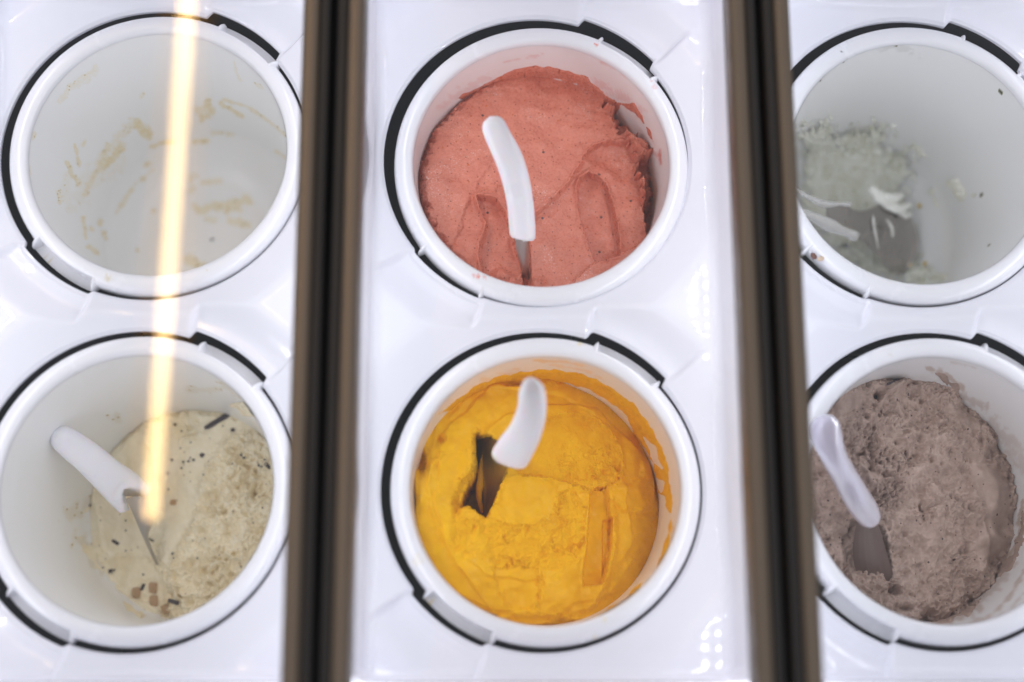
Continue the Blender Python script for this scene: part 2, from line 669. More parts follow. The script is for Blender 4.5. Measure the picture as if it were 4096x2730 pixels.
def stain_f(px, py):
    S = 1.0593
    ox, oy = 2900, 1250
    n1 = fbm(px / 30, py / 30, 4, 13)
    out = np.zeros(px.shape)

    def st(pts, w, a):
        nonlocal out
        d = seg_dist(px, py, cv(pts, S, ox, oy)) + n1 * w * .8
        out = np.maximum(out, (1 - sm(w * .3, w, d)) * a)
    st([(860, 235), (940, 270), (1000, 320)], 14, .6)
    st([(1000, 350), (1060, 385), (1110, 400)], 18, .4)
    st([(960, 210), (1060, 235)], 6, .3)
    st([(1120, 470), (1200, 540), (1260, 640)], 40, .3)
    st([(980, 1345), (1120, 1290), (1210, 1200), (1265, 1100)], 11, .55)
    st([(880, 1335), (1000, 1290), (1080, 1250)], 22, .5)
    st([(1050, 1345), (1200, 1270), (1267, 1190)], 8, .4)
    st([(1245, 900), (1262, 800)], 10, .7)
    st([(1200, 1040), (1245, 980), (1255, 900)], 16, .7)
    st([(1060, 1230), (1150, 1160), (1210, 1060)], 24, .4)
    return out


def stain_b(px, py):
    S = 1.206
    n1 = fbm(px / 40, py / 16, 4, 23)
    out = np.zeros(px.shape)

    def st(pts, w, a):
        nonlocal out
        d = seg_dist(px, py, cv(pts, S, 1350, 0)) + n1 * w * .9
        out = np.maximum(out, (1 - sm(w * .2, w, d)) * a)
    st([(720, 250), (800, 225), (870, 215)], 7, .5)
    st([(800, 300), (900, 280), (990, 265)], 6, .35)
    st([(1270, 300), (1340, 330), (1400, 370)], 9, .45)
    st([(500, 520), (600, 440), (720, 370)], 22, .25)
    st([(1240, 400), (1380, 470), (1470, 560)], 24, .35)
    st([(1555, 730), (1560, 790)], 9, .9)
    st([(1500, 700), (1545, 760)], 6, .5)
    return np.maximum(out, .05)


def stain_e(px, py):
    S = 1.0594
    n1 = fbm(px / 60, py / 14, 4, 33)
    out = np.full(px.shape, .10)

    def st(pts, w, a):
        nonlocal out
        d = seg_dist(px, py, cv(pts, S, 1350, 1250)) + n1 * w * .8
        out = np.maximum(out, (1 - sm(w * .2, w, d)) * a)
    st([(830, 205), (960, 210), (1060, 232)], 7, .55)
    st([(900, 222), (1050, 245), (1130, 290)], 9, .4)
    st([(1420, 900), (1400, 990), (1360, 1080)], 10, .6)
    st([(500, 400), (620, 300), (760, 250)], 20, .4)
    return out


def stain_d(px, py):
    S = 1.0593
    n1 = fbm(px / 40, py / 40, 4, 43)
    out = np.zeros(px.shape)

    def st(pts, w, a):
        nonlocal out
        d = seg_dist(px, py, cv(pts, S, 0, 1250)) + n1 * w
        out = np.maximum(out, (1 - sm(w * .2, w, d)) * a)
    st([(470, 460), (500, 445)], 22, .35)
    st([(300, 850), (350, 840), (390, 800)], 45, .35)
    st([(330, 950), (390, 1020), (430, 1080)], 35, .45)
    st([(790, 330), (950, 320), (1060, 370)], 18, .3)
    st([(880, 290), (980, 310), (1090, 370)], 6, .4)
    dots = (worley(px / 22, py / 22, 8) < .10) & (out > .2)
    return np.where(dots, 1.8, out)


def stain_c(px, py):
    S = 1.2063
    out = np.zeros(px.shape)
    for q, (x, y) in enumerate([(625, 250), (745, 240), (630, 297), (885, 222), (1250, 270), (1292, 333), (1385, 443), (1396, 447),
                                (1335, 1184), (1185, 243), (520, 390), (1265, 945), (1297, 942)]):
        cx, cy = x / S + 2850, y / S
        w = 4.5 + (q * 37 % 5)
        out = np.maximum(out, (1 - sm(w * .6, w, np.hypot(px - cx, (py - cy) * (1 + q % 3 * .4)))) * 1.8)
    n1 = fbm(px / 60, py / 20, 4, 53)
    d = seg_dist(px, py, cv([(700, 250), (900, 225), (1000, 260)], S, 2850, 0)) + n1 * 20
    out = np.maximum(out, (1 - sm(3, 14, d)) * .18)
    return out


STAIN = {'A': (stain_a, (.76, .60, .24)), 'B': (stain_b, (.66, .20, .15)), 'C': (stain_c, (.20, .20, .10)),
         'D': (stain_d, (.66, .55, .34)), 'E': (stain_e, (.85, .42, .02)), 'F': (stain_f, (.42, .27, .17))}
LABEL_T = {
    'A': 'empty white plastic gelato tub with dried beige smears inside',
    'B': 'white plastic tub holding the pink strawberry sorbet',
    'C': 'nearly empty white plastic tub with pale green scraps and a steel spatula lying in it',
    'D': 'white plastic tub half full of cream gelato with chocolate flakes',
    'E': 'white plastic tub holding the yellow mango sorbet',
    'F': 'white plastic tub holding the brown chocolate gelato'}


def stain_material(key):
    fn, colr = STAIN[key]
    m = mat('tub_inside_' + LABEL_T[key].split()[0] + key.lower(), (.80, .80, .80), .3)
    t = NT(m)
    a = t.n('ShaderNodeAttribute', attribute_name='stain').outputs['Fac']
    f1 = t.math('MINIMUM', a, 1.0)
    c = t.mix(f1, (.87, .87, .865), colr)
    f2 = t.math('GREATER_THAN', a, 1.35)
    c = t.mix(f2, c, tuple(v * .25 for v in colr))
    t.l(c, t.b.inputs['Base Color'])
    return m


# marks on the rims: (crop scale, offset, list of (u, v, radius, strength), colour)
RIM_MARKS = {'A': (1.2064, 0, 0, [(520, 1345, 20, .5), (225, 1240, 16, .7), (235, 1265, 14, .6), (1000, 1305, 6, .4)], (.62, .50, .22)),
             'B': (1.206, 1350, 0, [(1248, 217, 9, .9), (1525, 420, 16, .3), (1515, 390, 8, .4), (680, 1335, 14, .8), (660, 1330, 10, .6), (710, 1338, 12, .5)], (.75, .20, .13)),
             'E': (1.0594, 1350, 1250, [(1030, 130, 14, .5), (370, 1215, 12, .8), (385, 1235, 12, .6), (655, 1405, 14, .7), (560, 330, 10, .2), (340, 1050, 30, .18),
                                        (1180, 1370, 24, .22), (1090, 1380, 16, .2), (1130, 1300, 14, .3)], (.80, .58, .12)),
             'C': (1.2063, 2850, 0, [(625, 250, 5, 1.0), (633, 246, 3, .8)], (.10, .10, .05)),
             'F': (1.0593, 2900, 1250, [(1080, 285, 14, .2), (700, 180, 10, .15)], (.45, .30, .2)),
             'D': (1.0593, 0, 1250, [(520, 300, 20, .12), (640, 150, 14, .12)], (.6, .55, .4))}


def rim_material(key):
    m = mat('tub_rim_' + key.lower(), (.80, .80, .83), .22)
    t = NT(m)
    a = t.n('ShaderNodeAttribute', attribute_name='stain').outputs['Fac']
    t.l(t.mix(a, (.80, .80, .83), RIM_MARKS[key][4]), t.b.inputs['Base Color'])
    t.l(t.ramp(t.noise(60, 5), [(.3, (.17,) * 3), (.75, (.30,) * 3)]), t.b.inputs['Roughness'])
    return m


def rim_marks(key, W):
    S, ox, oy, marks, _ = RIM_MARKS[key]
    px, py = pix(W)
    u, v = (px - ox) * S, (py - oy) * S
    n1 = fbm(u / 12, v / 12, 3, 61)
    out = np.zeros(px.shape)
    for mu, mv, r_, a in marks:
        d_ = np.hypot(u - mu, v - mv) + n1 * r_ * .8
        out = np.maximum(out, a * (1 - sm(r_ * .4, r_, d_)))
    return out


INNER = []
for z in np.linspace(-.0035, -.165, 110):
    INNER.append((float(rwall(z)), float(z)))
r0 = INNER[-1][0]
for k in range(1, 22):                       # large fillet into the floor
    a = math.pi / 2 * k / 21
    INNER.append((r0 - .038 * (1 - math.cos(a)), -.165 - .038 * math.sin(a)))
rl = INNER[-1][0]
for k in range(1, 16):
    INNER.append((rl * (1 - k / 15.5), -.203))
RIM = [(.0885, -.0035), (.0889, -.0015), (.0897, .0002), (.0910, .0013), (.0930, .0019), (.0955, .0019), (.0978, .0013), (.0997, .0002),
       (.1010, -.0016), (.1018, -.0040), (.1022, -.0072), (.1023, -.0105), (.1024, -.0118), (.1016, -.0126), (.0960, -.0130)]
OUTER = [(.0940, -.0130), (.0930, -.0145), (.0905, -.05), (.0862, -.20), (.083, -.207), (.03, -.208), (.001, -.208)]


def lathe(prof, n, cx, cy, rfun=None):
    th = np.arange(n) * 2 * np.pi / n
    vs = []
    for r, z in prof:
        rr = np.full(n, r) if rfun is None else rfun(r, z, np.degrees(th))
        vs.append(np.c_[cx + rr * np.cos(th), cy + rr * np.sin(th), np.full(n, z)])
    V = np.concatenate(vs)
    k = np.arange(len(prof) - 1)[:, None]
    q = np.arange(n)[None, :]
    q2 = (q + 1) % n
    F = np.stack([(k * n + q), (k * n + q2), ((k + 1) * n + q2), ((k + 1) * n + q)], -1).reshape(-1, 4)
    return V, F


tub_of = {}
for key, (cx, cy) in TUBS.items():
    t = thing('gelato_tub', LABEL_T[key], 'tub', (cx, cy, -.208), 'white gelato tubs in the counter')
    tub_of[key] = t
    n = 720 if key == 'A' else 420
    prof = INNER if key == 'A' else INNER[:110:2] + INNER[110:]
    if key == 'A':
        prof = []
        for (a, b), (c, d) in zip(INNER[:-1], INNER[1:]):
            prof += [(a, b), ((a + c) / 2, (b + d) / 2)]
        prof.append(INNER[-1])
    V, F = lathe(prof, n, 0, 0)
    body = obj('tub_wall', V + np.array([0, 0, .208]), F[:, ::-1], stain_material(key), t)
    W = V + np.array([cx, cy, 0])
    px, py = pix(W)
    s = STAIN[key][0](px, py)
    # only the side that the photo shows carries marks
    nr = np.c_[-V[:, 0], -V[:, 1], np.where(V[:, 2] < -.19, .09, .012)]
    vis = np.einsum('ij,ij->i', nr, np.array([0, 0, CAM_H]) - W) > 0
    attr(body, 'stain', np.where(vis, s, 0))
    V, F = lathe(OUTER, 96, 0, 0)
    obj('tub_shell', V + np.array([0, 0, .208]), F, M_rim, t)
    rot = LUGROT[key]
    pairs = [(LUGS[1] + rot, LUGS[0] + rot), (LUGS[2] + rot, LUGS[3] + rot)]
    cuts = pairs[:1] if key in 'BC' else pairs

    def rimr(r, z, deg):
        d = (deg + 180) % 360 - 180
        f = np.zeros(len(d))
        for a, b in cuts:
            f = np.maximum(f, sm(a - .6, a + .6, d) * (1 - sm(b - .6, b + .6, d)))
        cut = .0030 * sm(.098, .1015, r) if z > -.0110 else (-.0036 if r > .1 else 0)
        return r - cut * f
    RD = []
    for (a_, b_), (c_, d_) in zip(RIM[:-1], RIM[1:]):
        RD += [(a_, b_), ((a_ + c_) / 2, (b_ + d_) / 2)]
    RD.append(RIM[-1])
    V, F = lathe(RD, 900, 0, 0, rimr)
    rim = obj('tub_rim', V + np.array([0, 0, .208]), F, rim_material(key), t)
    attr(rim, 'stain', rim_marks(key, V + np.array([cx, cy, 0])))
    for (a, b) in pairs:
        for deg, sg in ((a, -1), (b, 1)):
            # a small wedge: steep towards the notch, sloping away from it
            th = math.radians(deg)
            vs, fs = [], []
            N = 14
            P = 9
            for i in range(N):
                u = i / (N - 1)
                ang = th + math.radians(sg * (-1.5 + 5.6 * u))
                hgt = (1 - math.exp(-((u) / .10) ** 2)) * math.exp(-((max(u - .22, 0)) / .28) ** 2)
                for j in range(P):
                    w = j / (P - 1)
                    r = .0970 + (.0052 + .0048 * hgt) * math.sin(w * math.pi / 2)
                    z = -.0110 + (.0118 + .0006 * hgt) * math.cos(w * math.pi / 2)
                    r -= .0022 * (1 - hgt)
                    z -= .0010 * (1 - hgt)
                    vs.append((r * math.cos(ang), r * math.sin(ang), z + .208))
            for i in range(N - 1):
                for j in range(P - 1):
                    fs.append([i * P + j, i * P + j + 1, (i + 1) * P + j + 1, (i + 1) * P + j])
            obj('lug', vs, fs, M_rim, rim)


# ------------------------------------------------------------------ gelato surfaces
class Field:
    """height field of one gelato surface; relief in millimetres over a tilted base"""
    def __init__(s, key, z0, ax, ay, S, ox, oy, res=.00046):
        s.key = key
        s.cx, s.cy = TUBS[key]
        s.S, s.ox, s.oy = S, ox, oy
        R = .0895
        n = int(2 * R / res)
        g = np.linspace(-R, R, n)
        s.n = n
        s.X, s.Y = np.meshgrid(g, g, indexing='ij')
        s.base = z0 + ax * s.X / .09 + ay * s.Y / .09
        P = np.stack([s.X + s.cx, s.Y + s.cy, s.base], -1)
        s.px, s.py = pix(P)
        s.u, s.v = (s.px - ox) * S, (s.py - oy) * S      # working coordinates
        s.h = np.zeros_like(s.X)
        s.rough = np.full_like(s.X, .35)
        s.mmx, s.mmy = s.X * 1000, s.Y * 1000
        s.r = np.hypot(s.X, s.Y)

    def nz(s, size, octv=3, seed=0, gain=.5):
        return fbm(s.mmx / size, s.mmy / size, octv, seed, gain)

    def sd(s, pts, wob=0, wsize=4, seed=0):
        d = poly_sd(s.u, s.v, pts)
        if wob:
            d = d + s.nz(wsize, 3, seed) * wob
        return d

    def step(s, pts, dz, w=8, wob=0, lip=0, lipw=8, seed=0, wsize=4, fade=None):
        d = s.sd(pts, wob, wsize, seed)
        k = 1 - sm(-w, w, d)
        if fade is not None:
            k = k * fade
        s.h += dz * k
        if lip:
            s.h += lip * np.exp(-((d - lipw * .6) / lipw) ** 2) * (1 if fade is None else fade)
        return k

    def bowl(s, pts, dz, depth=60, wob=0, seed=0, wsize=5):
        d = s.sd(pts, wob, wsize, seed)
        k = sm(0, depth, -d)
        s.h += dz * k
        return k

    def ridge(s, pts, a, w, wob=0, seed=0):
        d = seg_dist(s.u, s.v, pts)
        if wob:
            d = d + s.nz(4, 3, seed) * wob
        s.h += a * np.exp(-(d / w) ** 2)

    def crease(s, pts, dz, w, long=80):
        """one-sided step along a polyline: drops on its right-hand side and eases back"""
        d = seg_dist(s.u, s.v, pts)
        x0, y0 = pts[0]
        side = np.zeros_like(d)
        best = np.full(d.shape, 1e9)
        for (xa, ya), (xb, yb) in zip(pts[:-1], pts[1:]):
            vx, vy = xb - xa, yb - ya
            L = vx * vx + vy * vy
            t = np.clip(((s.u - xa) * vx + (s.v - ya) * vy) / L, 0, 1)
            dd = np.hypot(s.u - xa - t * vx, s.v - ya - t * vy)
            cr = vx * (s.v - ya) - vy * (s.u - xa)
            side = np.where(dd < best, np.sign(cr), side)
            best = np.minimum(best, dd)
        sd_ = best * side
        s.h += dz * sm(-w, w, sd_) * np.exp(-np.maximum(sd_, 0) / long) * np.exp(-(np.maximum(best - long * 2, 0) / long))

    def crumble(s, mask, amp, size=5.0, seed=0, pores=.5):
        """torn, airy texture: ragged tufts at several sizes with scattered pores"""
        x, y = s.mmx / size, s.mmy / size
        wx, wy = fbm(x * .7, y * .7, 2, seed + 11) * .6, fbm(x * .7, y * .7, 2, seed + 12) * .6
        n = fbm(x * .45 + wx, y * .45 + wy, 5, seed, .5)
        n2 = 1 - np.abs(fbm(x * .7 + wy, y * .7 + wx, 4, seed + 5, .6)) * 1.5
        patch = sm(-.25, .45, fbm(x * .3, y * .3, 3, seed + 8))
        w = worley(x * 1.1 + wx * 1.2, y * 1.1 + wy * 1.2, seed)
        w2 = worley(x * 2.6 + wy, y * 2.6 + wx, seed + 2)
        hole = np.exp(-(w / .30) ** 2) * patch + .45 * np.exp(-(w2 / .30) ** 2) * (1 - .5 * patch)
        s.h += mask * amp * ((n * .8 + n2 * .4 - .3) * (.45 + .75 * patch) - pores * hole)
        s.rough = np.maximum(s.rough, mask)

    def build(s, material, label, cat='ice cream'):
        Z = s.base + s.h / 1000
        Z = np.maximum(Z, -.2005)
        keep = s.r < rwall(Z) + .0014
        s.Z = Z
        idx = -np.ones(s.X.shape, int)
        n = s.n
        fk = keep[:-1, :-1] & keep[1:, :-1] & keep[1:, 1:] & keep[:-1, 1:]
        used = np.zeros_like(keep)
        for a, b in ((0, 0), (1, 0), (1, 1), (0, 1)):
            used[a:n - 1 + a, b:n - 1 + b] |= fk
        idx[used] = np.arange(used.sum())
        V = np.c_[s.X[used], s.Y[used], Z[used] - s.zc()]
        I, J = np.nonzero(fk)
        F = np.stack([idx[I, J], idx[I + 1, J], idx[I + 1, J + 1], idx[I, J + 1]], -1)
        o = obj('ice_cream', V, F, material)
        o.location = (s.cx, s.cy, s.zc())
        attr(o, 'rough', np.clip(s.rough[used], 0, 1))
        tag(o, label, cat, 'gelato in the tubs')
        s.o = o
        return o

    def zc(s):
        return float(s.base.mean())

    def on(s, u, v, lift=0):
        """world point of the surface at working coordinates (u, v)"""
        k = np.argmin((s.u - u) ** 2 + (s.v - v) ** 2)
        i, j = np.unravel_index(k, s.u.shape)
        return np.array([s.X[i, j] + s.cx, s.Y[i, j] + s.cy, s.Z[i, j] + lift])


def wall_film(key, polys, *args, seed0=0, **kw):
    for i, p in enumerate(polys):
        wall_patch(key, [p], *args, **kw)


def wall_patch(key, polys, S, ox, oy, thick, material, parent, seed=0, name='wall_smear', wob=14, holes=(), zlim=-.2, lace=0):
    """a film of gelato left on the inside of a tub"""
    cx, cy = TUBS[key]
    n = 640
    prof = [p for p in INNER if p[1] > zlim or True]
    pr2 = []
    for (a, b), (c, d) in zip(prof[:-1], prof[1:]):
        pr2 += [(a, b), ((a + c) / 2, (b + d) / 2)]
    P = np.array(pr2)
    th = np.arange(n) * 2 * np.pi / n
    dr = np.gradient(P[:, 0])
    dz = np.gradient(P[:, 1])
    ln = np.hypot(dr, dz)
    nr, nzv = dz / ln, -dr / ln               # inward normal in (r, z)
    nr, nzv = np.where(nr > 0, -nr, nr), np.where(nzv < 0, -nzv, nzv)
    Rr = P[:, 0][:, None] * np.ones(n)
    W = np.stack([cx + Rr * np.cos(th), cy + Rr * np.sin(th), P[:, 1][:, None] * np.ones(n)], -1)
    px, py = pix(W)
    u, v = (px - ox) * S, (py - oy) * S
    nn = fbm(u / 55, v / 55, 3, seed, .45) + .18 * fbm(u / 12, v / 12, 3, seed + 1)
    d = np.full(u.shape, 1e9)
    for p in polys:
        d = np.minimum(d, poly_sd(u, v, p))
    d = d + nn * wob
    if lace:
        d = d + lace * (fbm(u / 22, v / 30, 4, seed + 7, .65) + .25) * sm(-130, -10, d)
    for p in holes:
        d = np.maximum(d, -(poly_sd(u, v, p) + nn * wob))
    N = np.stack([nr[:, None] * np.cos(th), nr[:, None] * np.sin(th), nzv[:, None] * np.ones(n)], -1)
    face = np.einsum('ijk,ijk->ij', N, np.array([0, 0, CAM_H]) - W) > 0
    t = sm(0, 10, -d) * thick * np.clip(.75 + .55 * fbm(u / 16, v / 16, 4, seed + 3), .25, 1.6)
    W = W + N * (t - .0001)[..., None]
    ok = (d < 1) & face
    fk = ok[:-1] & np.roll(ok, -1, 1)[:-1] & ok[1:] & np.roll(ok, -1, 1)[1:]
    I, J = np.nonzero(fk)
    J2 = (J + 1) % n
    idx = np.stack([I * n + J, I * n + J2, (I + 1) * n + J2, (I + 1) * n + J], -1)
    us, inv = np.unique(idx, return_inverse=True)
    V = W.reshape(-1, 3)[us]
    base = np.array(parent.location) if parent is not None else np.zeros(3)
    o = obj(name, V - base, inv.reshape(-1, 4), material, parent)
    attr(o, 'rough', np.full(len(us), .35))
    return o


# ---- B: pink sorbet (working coordinates: enlarged crop of the tub)
f = Field('B', -.041, -.012, -.010, 1.206, 1350, 0)
f.h += f.nz(22, 3, 1) * 1.3 + f.nz(7, 3, 2) * .22 + f.nz(2.2, 3, 3) * .07
# rounded shoulder and gap along the left wall
edge = f.r / .0865
ang = np.degrees(np.arctan2(f.Y, f.X))
lw = sm(100, 140, np.abs(ang)) * (f.mmx < 0)
f.h -= 8 * lw * sm(.93, 1.02, edge + f.nz(5, 3, 6) * .03)
f.h -= 1.6 * sm(.8, 1.0, edge)
# lower right terrace and its scoop bowl
T = [(960, 1030), (1060, 945), (1120, 880), (1185, 775), (1195, 745), (1240, 702), (1310, 684), (1390, 692), (1436, 735), (1480, 760),
     (1640, 760), (1640, 1500), (880, 1500), (900, 1200)]
top = np.exp(-np.maximum(f.v - 700, 0) / 420)
f.step(T, -4.5, 9, wob=7, lip=1.3, lipw=9, seed=4, fade=.35 + .65 * top)
f.bowl([(1190, 755), (1240, 706), (1310, 690), (1390, 698), (1432, 745), (1435, 830), (1380, 900), (1300, 830), (1220, 800)], -3.2, 60, 5, 7)
# torn pit along the right wall
PIT = [(1270, 505), (1335, 520), (1335, 575), (1362, 645), (1430, 660), (1505, 720), (1503, 760), (1440, 790), (1445, 820), (1478, 870),
       (1486, 930), (1478, 990), (1488, 1050), (1500, 1120), (1520, 1200), (1700, 1200), (1700, 480), (1420, 420)]
f.step(PIT, -17, 10, wob=16, lip=.8, lipw=10, seed=8, wsize=5)
LEDGE = [(1300, 520), (1420, 590), (1510, 690), (1520, 780), (1530, 880), (1505, 1010), (1470, 950), (1440, 800), (1380, 640)]
k = f.step(LEDGE, 9.5, 12, wob=20, seed=9, wsize=4)
f.crumble(np.clip(k, 0, 1) * (1 - (1 - sm(-14, 14, f.sd(PIT))) * 0), 2.6, 5, 11, .4)
# slot left by a spatula
SL = [(1165, 1000), (1158, 900), (1172, 852), (1212, 826), (1258, 842), (1294, 885), (1325, 965), (1345, 1060), (1360, 1160), (1362, 1228),
      (1300, 1248), (1245, 1256), (1215, 1180), (1185, 1085)]
f.step(SL, -6.5, 7, wob=4, lip=1.3, lipw=9, seed=12, wsize=2.5)
f.ridge([(1340, 1050), (1352, 1130), (1365, 1220)], .8, 8, 5, 13)
f.ridge([(1165, 990), (1150, 900), (1175, 840), (1215, 810)], .9, 9, 5, 14)
# flap at the lower right
f.step([(1150, 1345), (1240, 1270), (1360, 1236), (1440, 1180), (1520, 1130), (1560, 1300), (1300, 1500), (1050, 1500)], 4.5, 8, wob=4, lip=.8, seed=15)
# furrow and S-shaped wave left of the spatula
f.step([(745, 800), (690, 860), (655, 930), (615, 1010), (600, 1090), (560, 1170), (610, 1280), (700, 1360), (800, 1460), (900, 1460), (890, 1200), (830, 1000), (800, 880)],
       -2.2, 12, wob=8, seed=16)
f.step([(672, 950), (700, 1030), (722, 1080), (706, 1130), (686, 1180), (684, 1240), (705, 1330), (780, 1470), (915, 1470), (905, 1360), (880, 1240), (845, 1130), (800, 1010), (760, 960)],
       -5.5, 9, wob=4, lip=1.8, lipw=10, seed=17)
f.ridge([(662, 955), (692, 1010), (715, 1070), (703, 1130), (682, 1190), (682, 1250), (704, 1335)], 1.5, 12)
f.ridge([(680, 940), (700, 970)], 3.0, 30)
kk = np.exp(-((f.u - 775) / 55) ** 2 - ((f.v - 940) / 55) ** 2)
f.crumble(kk, 3.0, 4, 18, .4)
f.h += 3 * np.exp(-((f.u - 740) / 60) ** 2 - ((f.v - 940) / 40) ** 2)
f.ridge([(800, 790), (740, 815), (690, 870)], .7, 12)
# cut where the blade stands
f.step([(845, 1120), (868, 1180), (890, 1280), (905, 1400), (935, 1400), (930, 1250), (925, 1120)], -9, 5, seed=19)
# crumbs at the rim
for uu, vv, a, w in ((785, 1320, 6, 38), (830, 1345, 5, 40), (965, 1372, 4, 34), (990, 1350, 3, 14), (575, 1215, 3.5, 40), (610, 1250, 3, 30), (455, 1090, 2, 22)):
    g = np.exp(-(((f.u - uu) / w) ** 2 + ((f.v - vv) / w) ** 2) ** 1.6)
    f.h += a * g
    f.crumble(g, 1.8, 3.5, int(uu) % 40, .3)
f.crumble(np.exp(-((f.u - 980) / 90) ** 2 - ((f.v - 1000) / 60) ** 2) * .8, 1.3, 5, 21, .6)
f.ridge([(1190, 760), (1130, 860), (1050, 950), (960, 1020)], .7, 10, 5, 22)
f.h = np.where(f.h > 0, f.h * 1.35, f.h * 1.25) + f.nz(30, 2, 77) * .8 + f.nz(4, 4, 78) * .10
pink = f.build(M_pink, 'pink strawberry sorbet with dark seeds and spatula cuts in the middle upper tub')
FB = f
wall_film('B', [[(560, 480), (650, 435), (740, 388), (850, 336), (960, 315), (1080, 333), (1200, 372), (1290, 450), (1345, 490), (1430, 500), (1475, 570), (1512, 640),
                 (1548, 740), (1552, 760), (1520, 690), (1490, 630), (1430, 540), (1370, 515), (1345, 560), (1250, 540), (1180, 480), (1150, 412), (1060, 382), (940, 380),
                 (850, 400), (700, 432), (600, 480)]], 1.206, 1350, 0, .0011, M_pink, pink, 5, wob=8)

# ---- E: yellow sorbet
f = Field('E', -.049, -.034, -.006, 1.0594, 1350, 1250)
f.h += f.nz(26, 3, 31) * 2.2 + f.nz(10, 2, 32) * .6 + f.nz(2.5, 3, 33) * .06
edge = f.r / .0855
ang = np.degrees(np.arctan2(f.Y, f.X))
rt = sm(-75, -35, ang) * (1 - sm(70, 110, ang))
f.h -= (5 + 4 * rt) * np.clip((edge - .72) / .28, 0, 1.3) ** 2.2
f.rough[:] = .15
P1 = [(870, 455), (935, 437), (1000, 432), (1080, 448), (1150, 497), (1196, 580), (1206, 650), (1192, 712), (1110, 752), (1060, 750), (960, 715), (900, 700), (780, 690), (740, 640), (800, 560)]
k1 = f.step(P1, -3.6, 8, wob=7, lip=1.0, lipw=8, seed=34, wsize=3)
low = sm(560, 680, f.v + .35 * (f.u - 900))
f.crumble(k1 * low, 2.0, 4.2, 35, .35)
f.crumble(k1 * (1 - low), .5, 3, 36, .5)
f.step([(1000, 720), (1110, 690), (1180, 660), (1196, 712), (1110, 756), (1030, 760)], 2.4, 14, wob=12, seed=37)
RG = [(490, 850), (560, 880), (640, 868), (720, 900), (840, 900), (920, 850), (930, 760), (1010, 765), (1048, 830), (1042, 1000), (980, 1085), (850, 1090), (720, 1070), (590, 1042), (500, 1005)]
k2 = f.step(RG, -1.2, 10, wob=16, seed=38)
f.crumble(k2, 2.8, 5.6, 39, .32)
P2 = [(690, 715), (760, 694), (850, 704), (920, 742), (936, 800), (915, 868), (820, 905), (720, 885), (672, 810)]
f.step(P2, .9, 8, wob=6, lip=.9, lipw=7, seed=40)
k = 1 - sm(-25, 5, f.sd(P2))
f.h -= 1.2 * k
P3 = [(655, 1085), (720, 1070), (850, 1078), (858, 1215), (810, 1262), (730, 1248), (682, 1185)]
f.step(P3, -1.5, 9, wob=10, lip=1.0, lipw=6, seed=41)
P4 = [(850, 1090), (900, 1010), (960, 1060), (1010, 1075), (1016, 1180), (965, 1255), (925, 1272), (880, 1200)]
f.step(P4, 1.0, 7, wob=7, lip=.7, seed=42)
f.ridge([(848, 1130), (858, 1175), (846, 1240), (860, 1275)], -1.1, 6, 7, 43)
f.ridge([(866, 1105), (874, 1160)], -1.5, 9, 8, 44)
SL = [(1072, 760), (1100, 740), (1142, 738), (1152, 860), (1166, 875), (1160, 1000), (1132, 1130), (1124, 1150), (1042, 1160), (1040, 1100), (1056, 1000), (1064, 880)]
f.step(SL, -5.5, 5, wob=3, lip=.8, lipw=6, seed=45, wsize=2)
f.step([(1128, 880), (1166, 870), (1160, 1005), (1125, 1120)], -2.5, 4, seed=46)
f.ridge([(1150, 750), (1172, 870), (1180, 960), (1150, 1100), (1090, 1230), (960, 1290)], 1.8, 12, 5, 47)
f.ridge([(1062, 800), (1052, 900), (1050, 1010), (1020, 1060)], 1.0, 8, 5, 48)
# cavity round the spatula
CV = [(585, 515), (620, 522), (650, 530), (716, 650), (690, 720), (660, 800), (628, 862), (565, 826), (535, 815), (500, 850), (492, 800), (520, 730), (566, 690), (586, 640), (580, 570)]
f.step(CV, -6, 20, wob=6, lip=.8, lipw=14, seed=49, wsize=3)
CV2 = [(592, 520), (620, 524), (650, 532), (714, 655), (690, 720), (660, 800), (628, 860), (575, 826), (548, 806), (526, 822), (530, 780), (552, 735), (584, 694), (598, 640), (590, 570)]
f.step(CV2, -50, 7, wob=5, seed=149, wsize=3)
f.crumble(np.exp(-(np.maximum(f.sd(CV), 0) / 26) ** 2) * (f.u < 640) * (f.v < 720), 3.2, 3.2, 50, .6)
f.crumble(np.exp(-(np.maximum(f.sd(CV), 0) / 22) ** 2) * (f.v > 790), 2.2, 3.5, 51, .4)
# long swirl ridges on the left
f.crease([(395, 600), (380, 720), (398, 850), (448, 960), (500, 1060), (590, 1180)], -2.4, 9, 60)
f.ridge([(440, 600), (390, 660), (380, 740), (400, 860), (452, 970), (505, 1075)], 1.2, 10, 4, 52)
f.ridge([(335, 660), (325, 800), (345, 940)], 1.0, 9, 4, 53)
f.ridge([(540, 590), (440, 600), (390, 650)], .8, 9)
f.ridge([(690, 300), (640, 310), (560, 350), (480, 440)], .8, 12, 6, 54)
f.crease([(730, 318), (870, 330), (960, 350), (1040, 400)], -1.6, 8, 60)
f.h -= 12 * np.exp(-((f.u - 352) / 20) ** 2 - ((f.v - 625) / 42) ** 2)
f.h -= 9 * np.exp(-((f.u - 318) / 10) ** 2 - ((f.v - 790) / 50) ** 2)
f.h -= 3 * np.exp(-(((f.u - 440) / 17) ** 2 + ((f.v - 528) / 20) ** 2) ** 2)
f.h -= 12 * np.exp(-(((f.u - 640) / 32) ** 2 + ((f.v - 1290) / 16) ** 2) ** 2)
f.crumble(np.exp(-((f.u - 635) / 60) ** 2 - ((f.v - 1275) / 22) ** 2), 2.5, 4, 55, .4)
f.h -= 9 * np.exp(-(((f.u - 760) / 50) ** 2 + ((f.v - 292) / 11) ** 2))
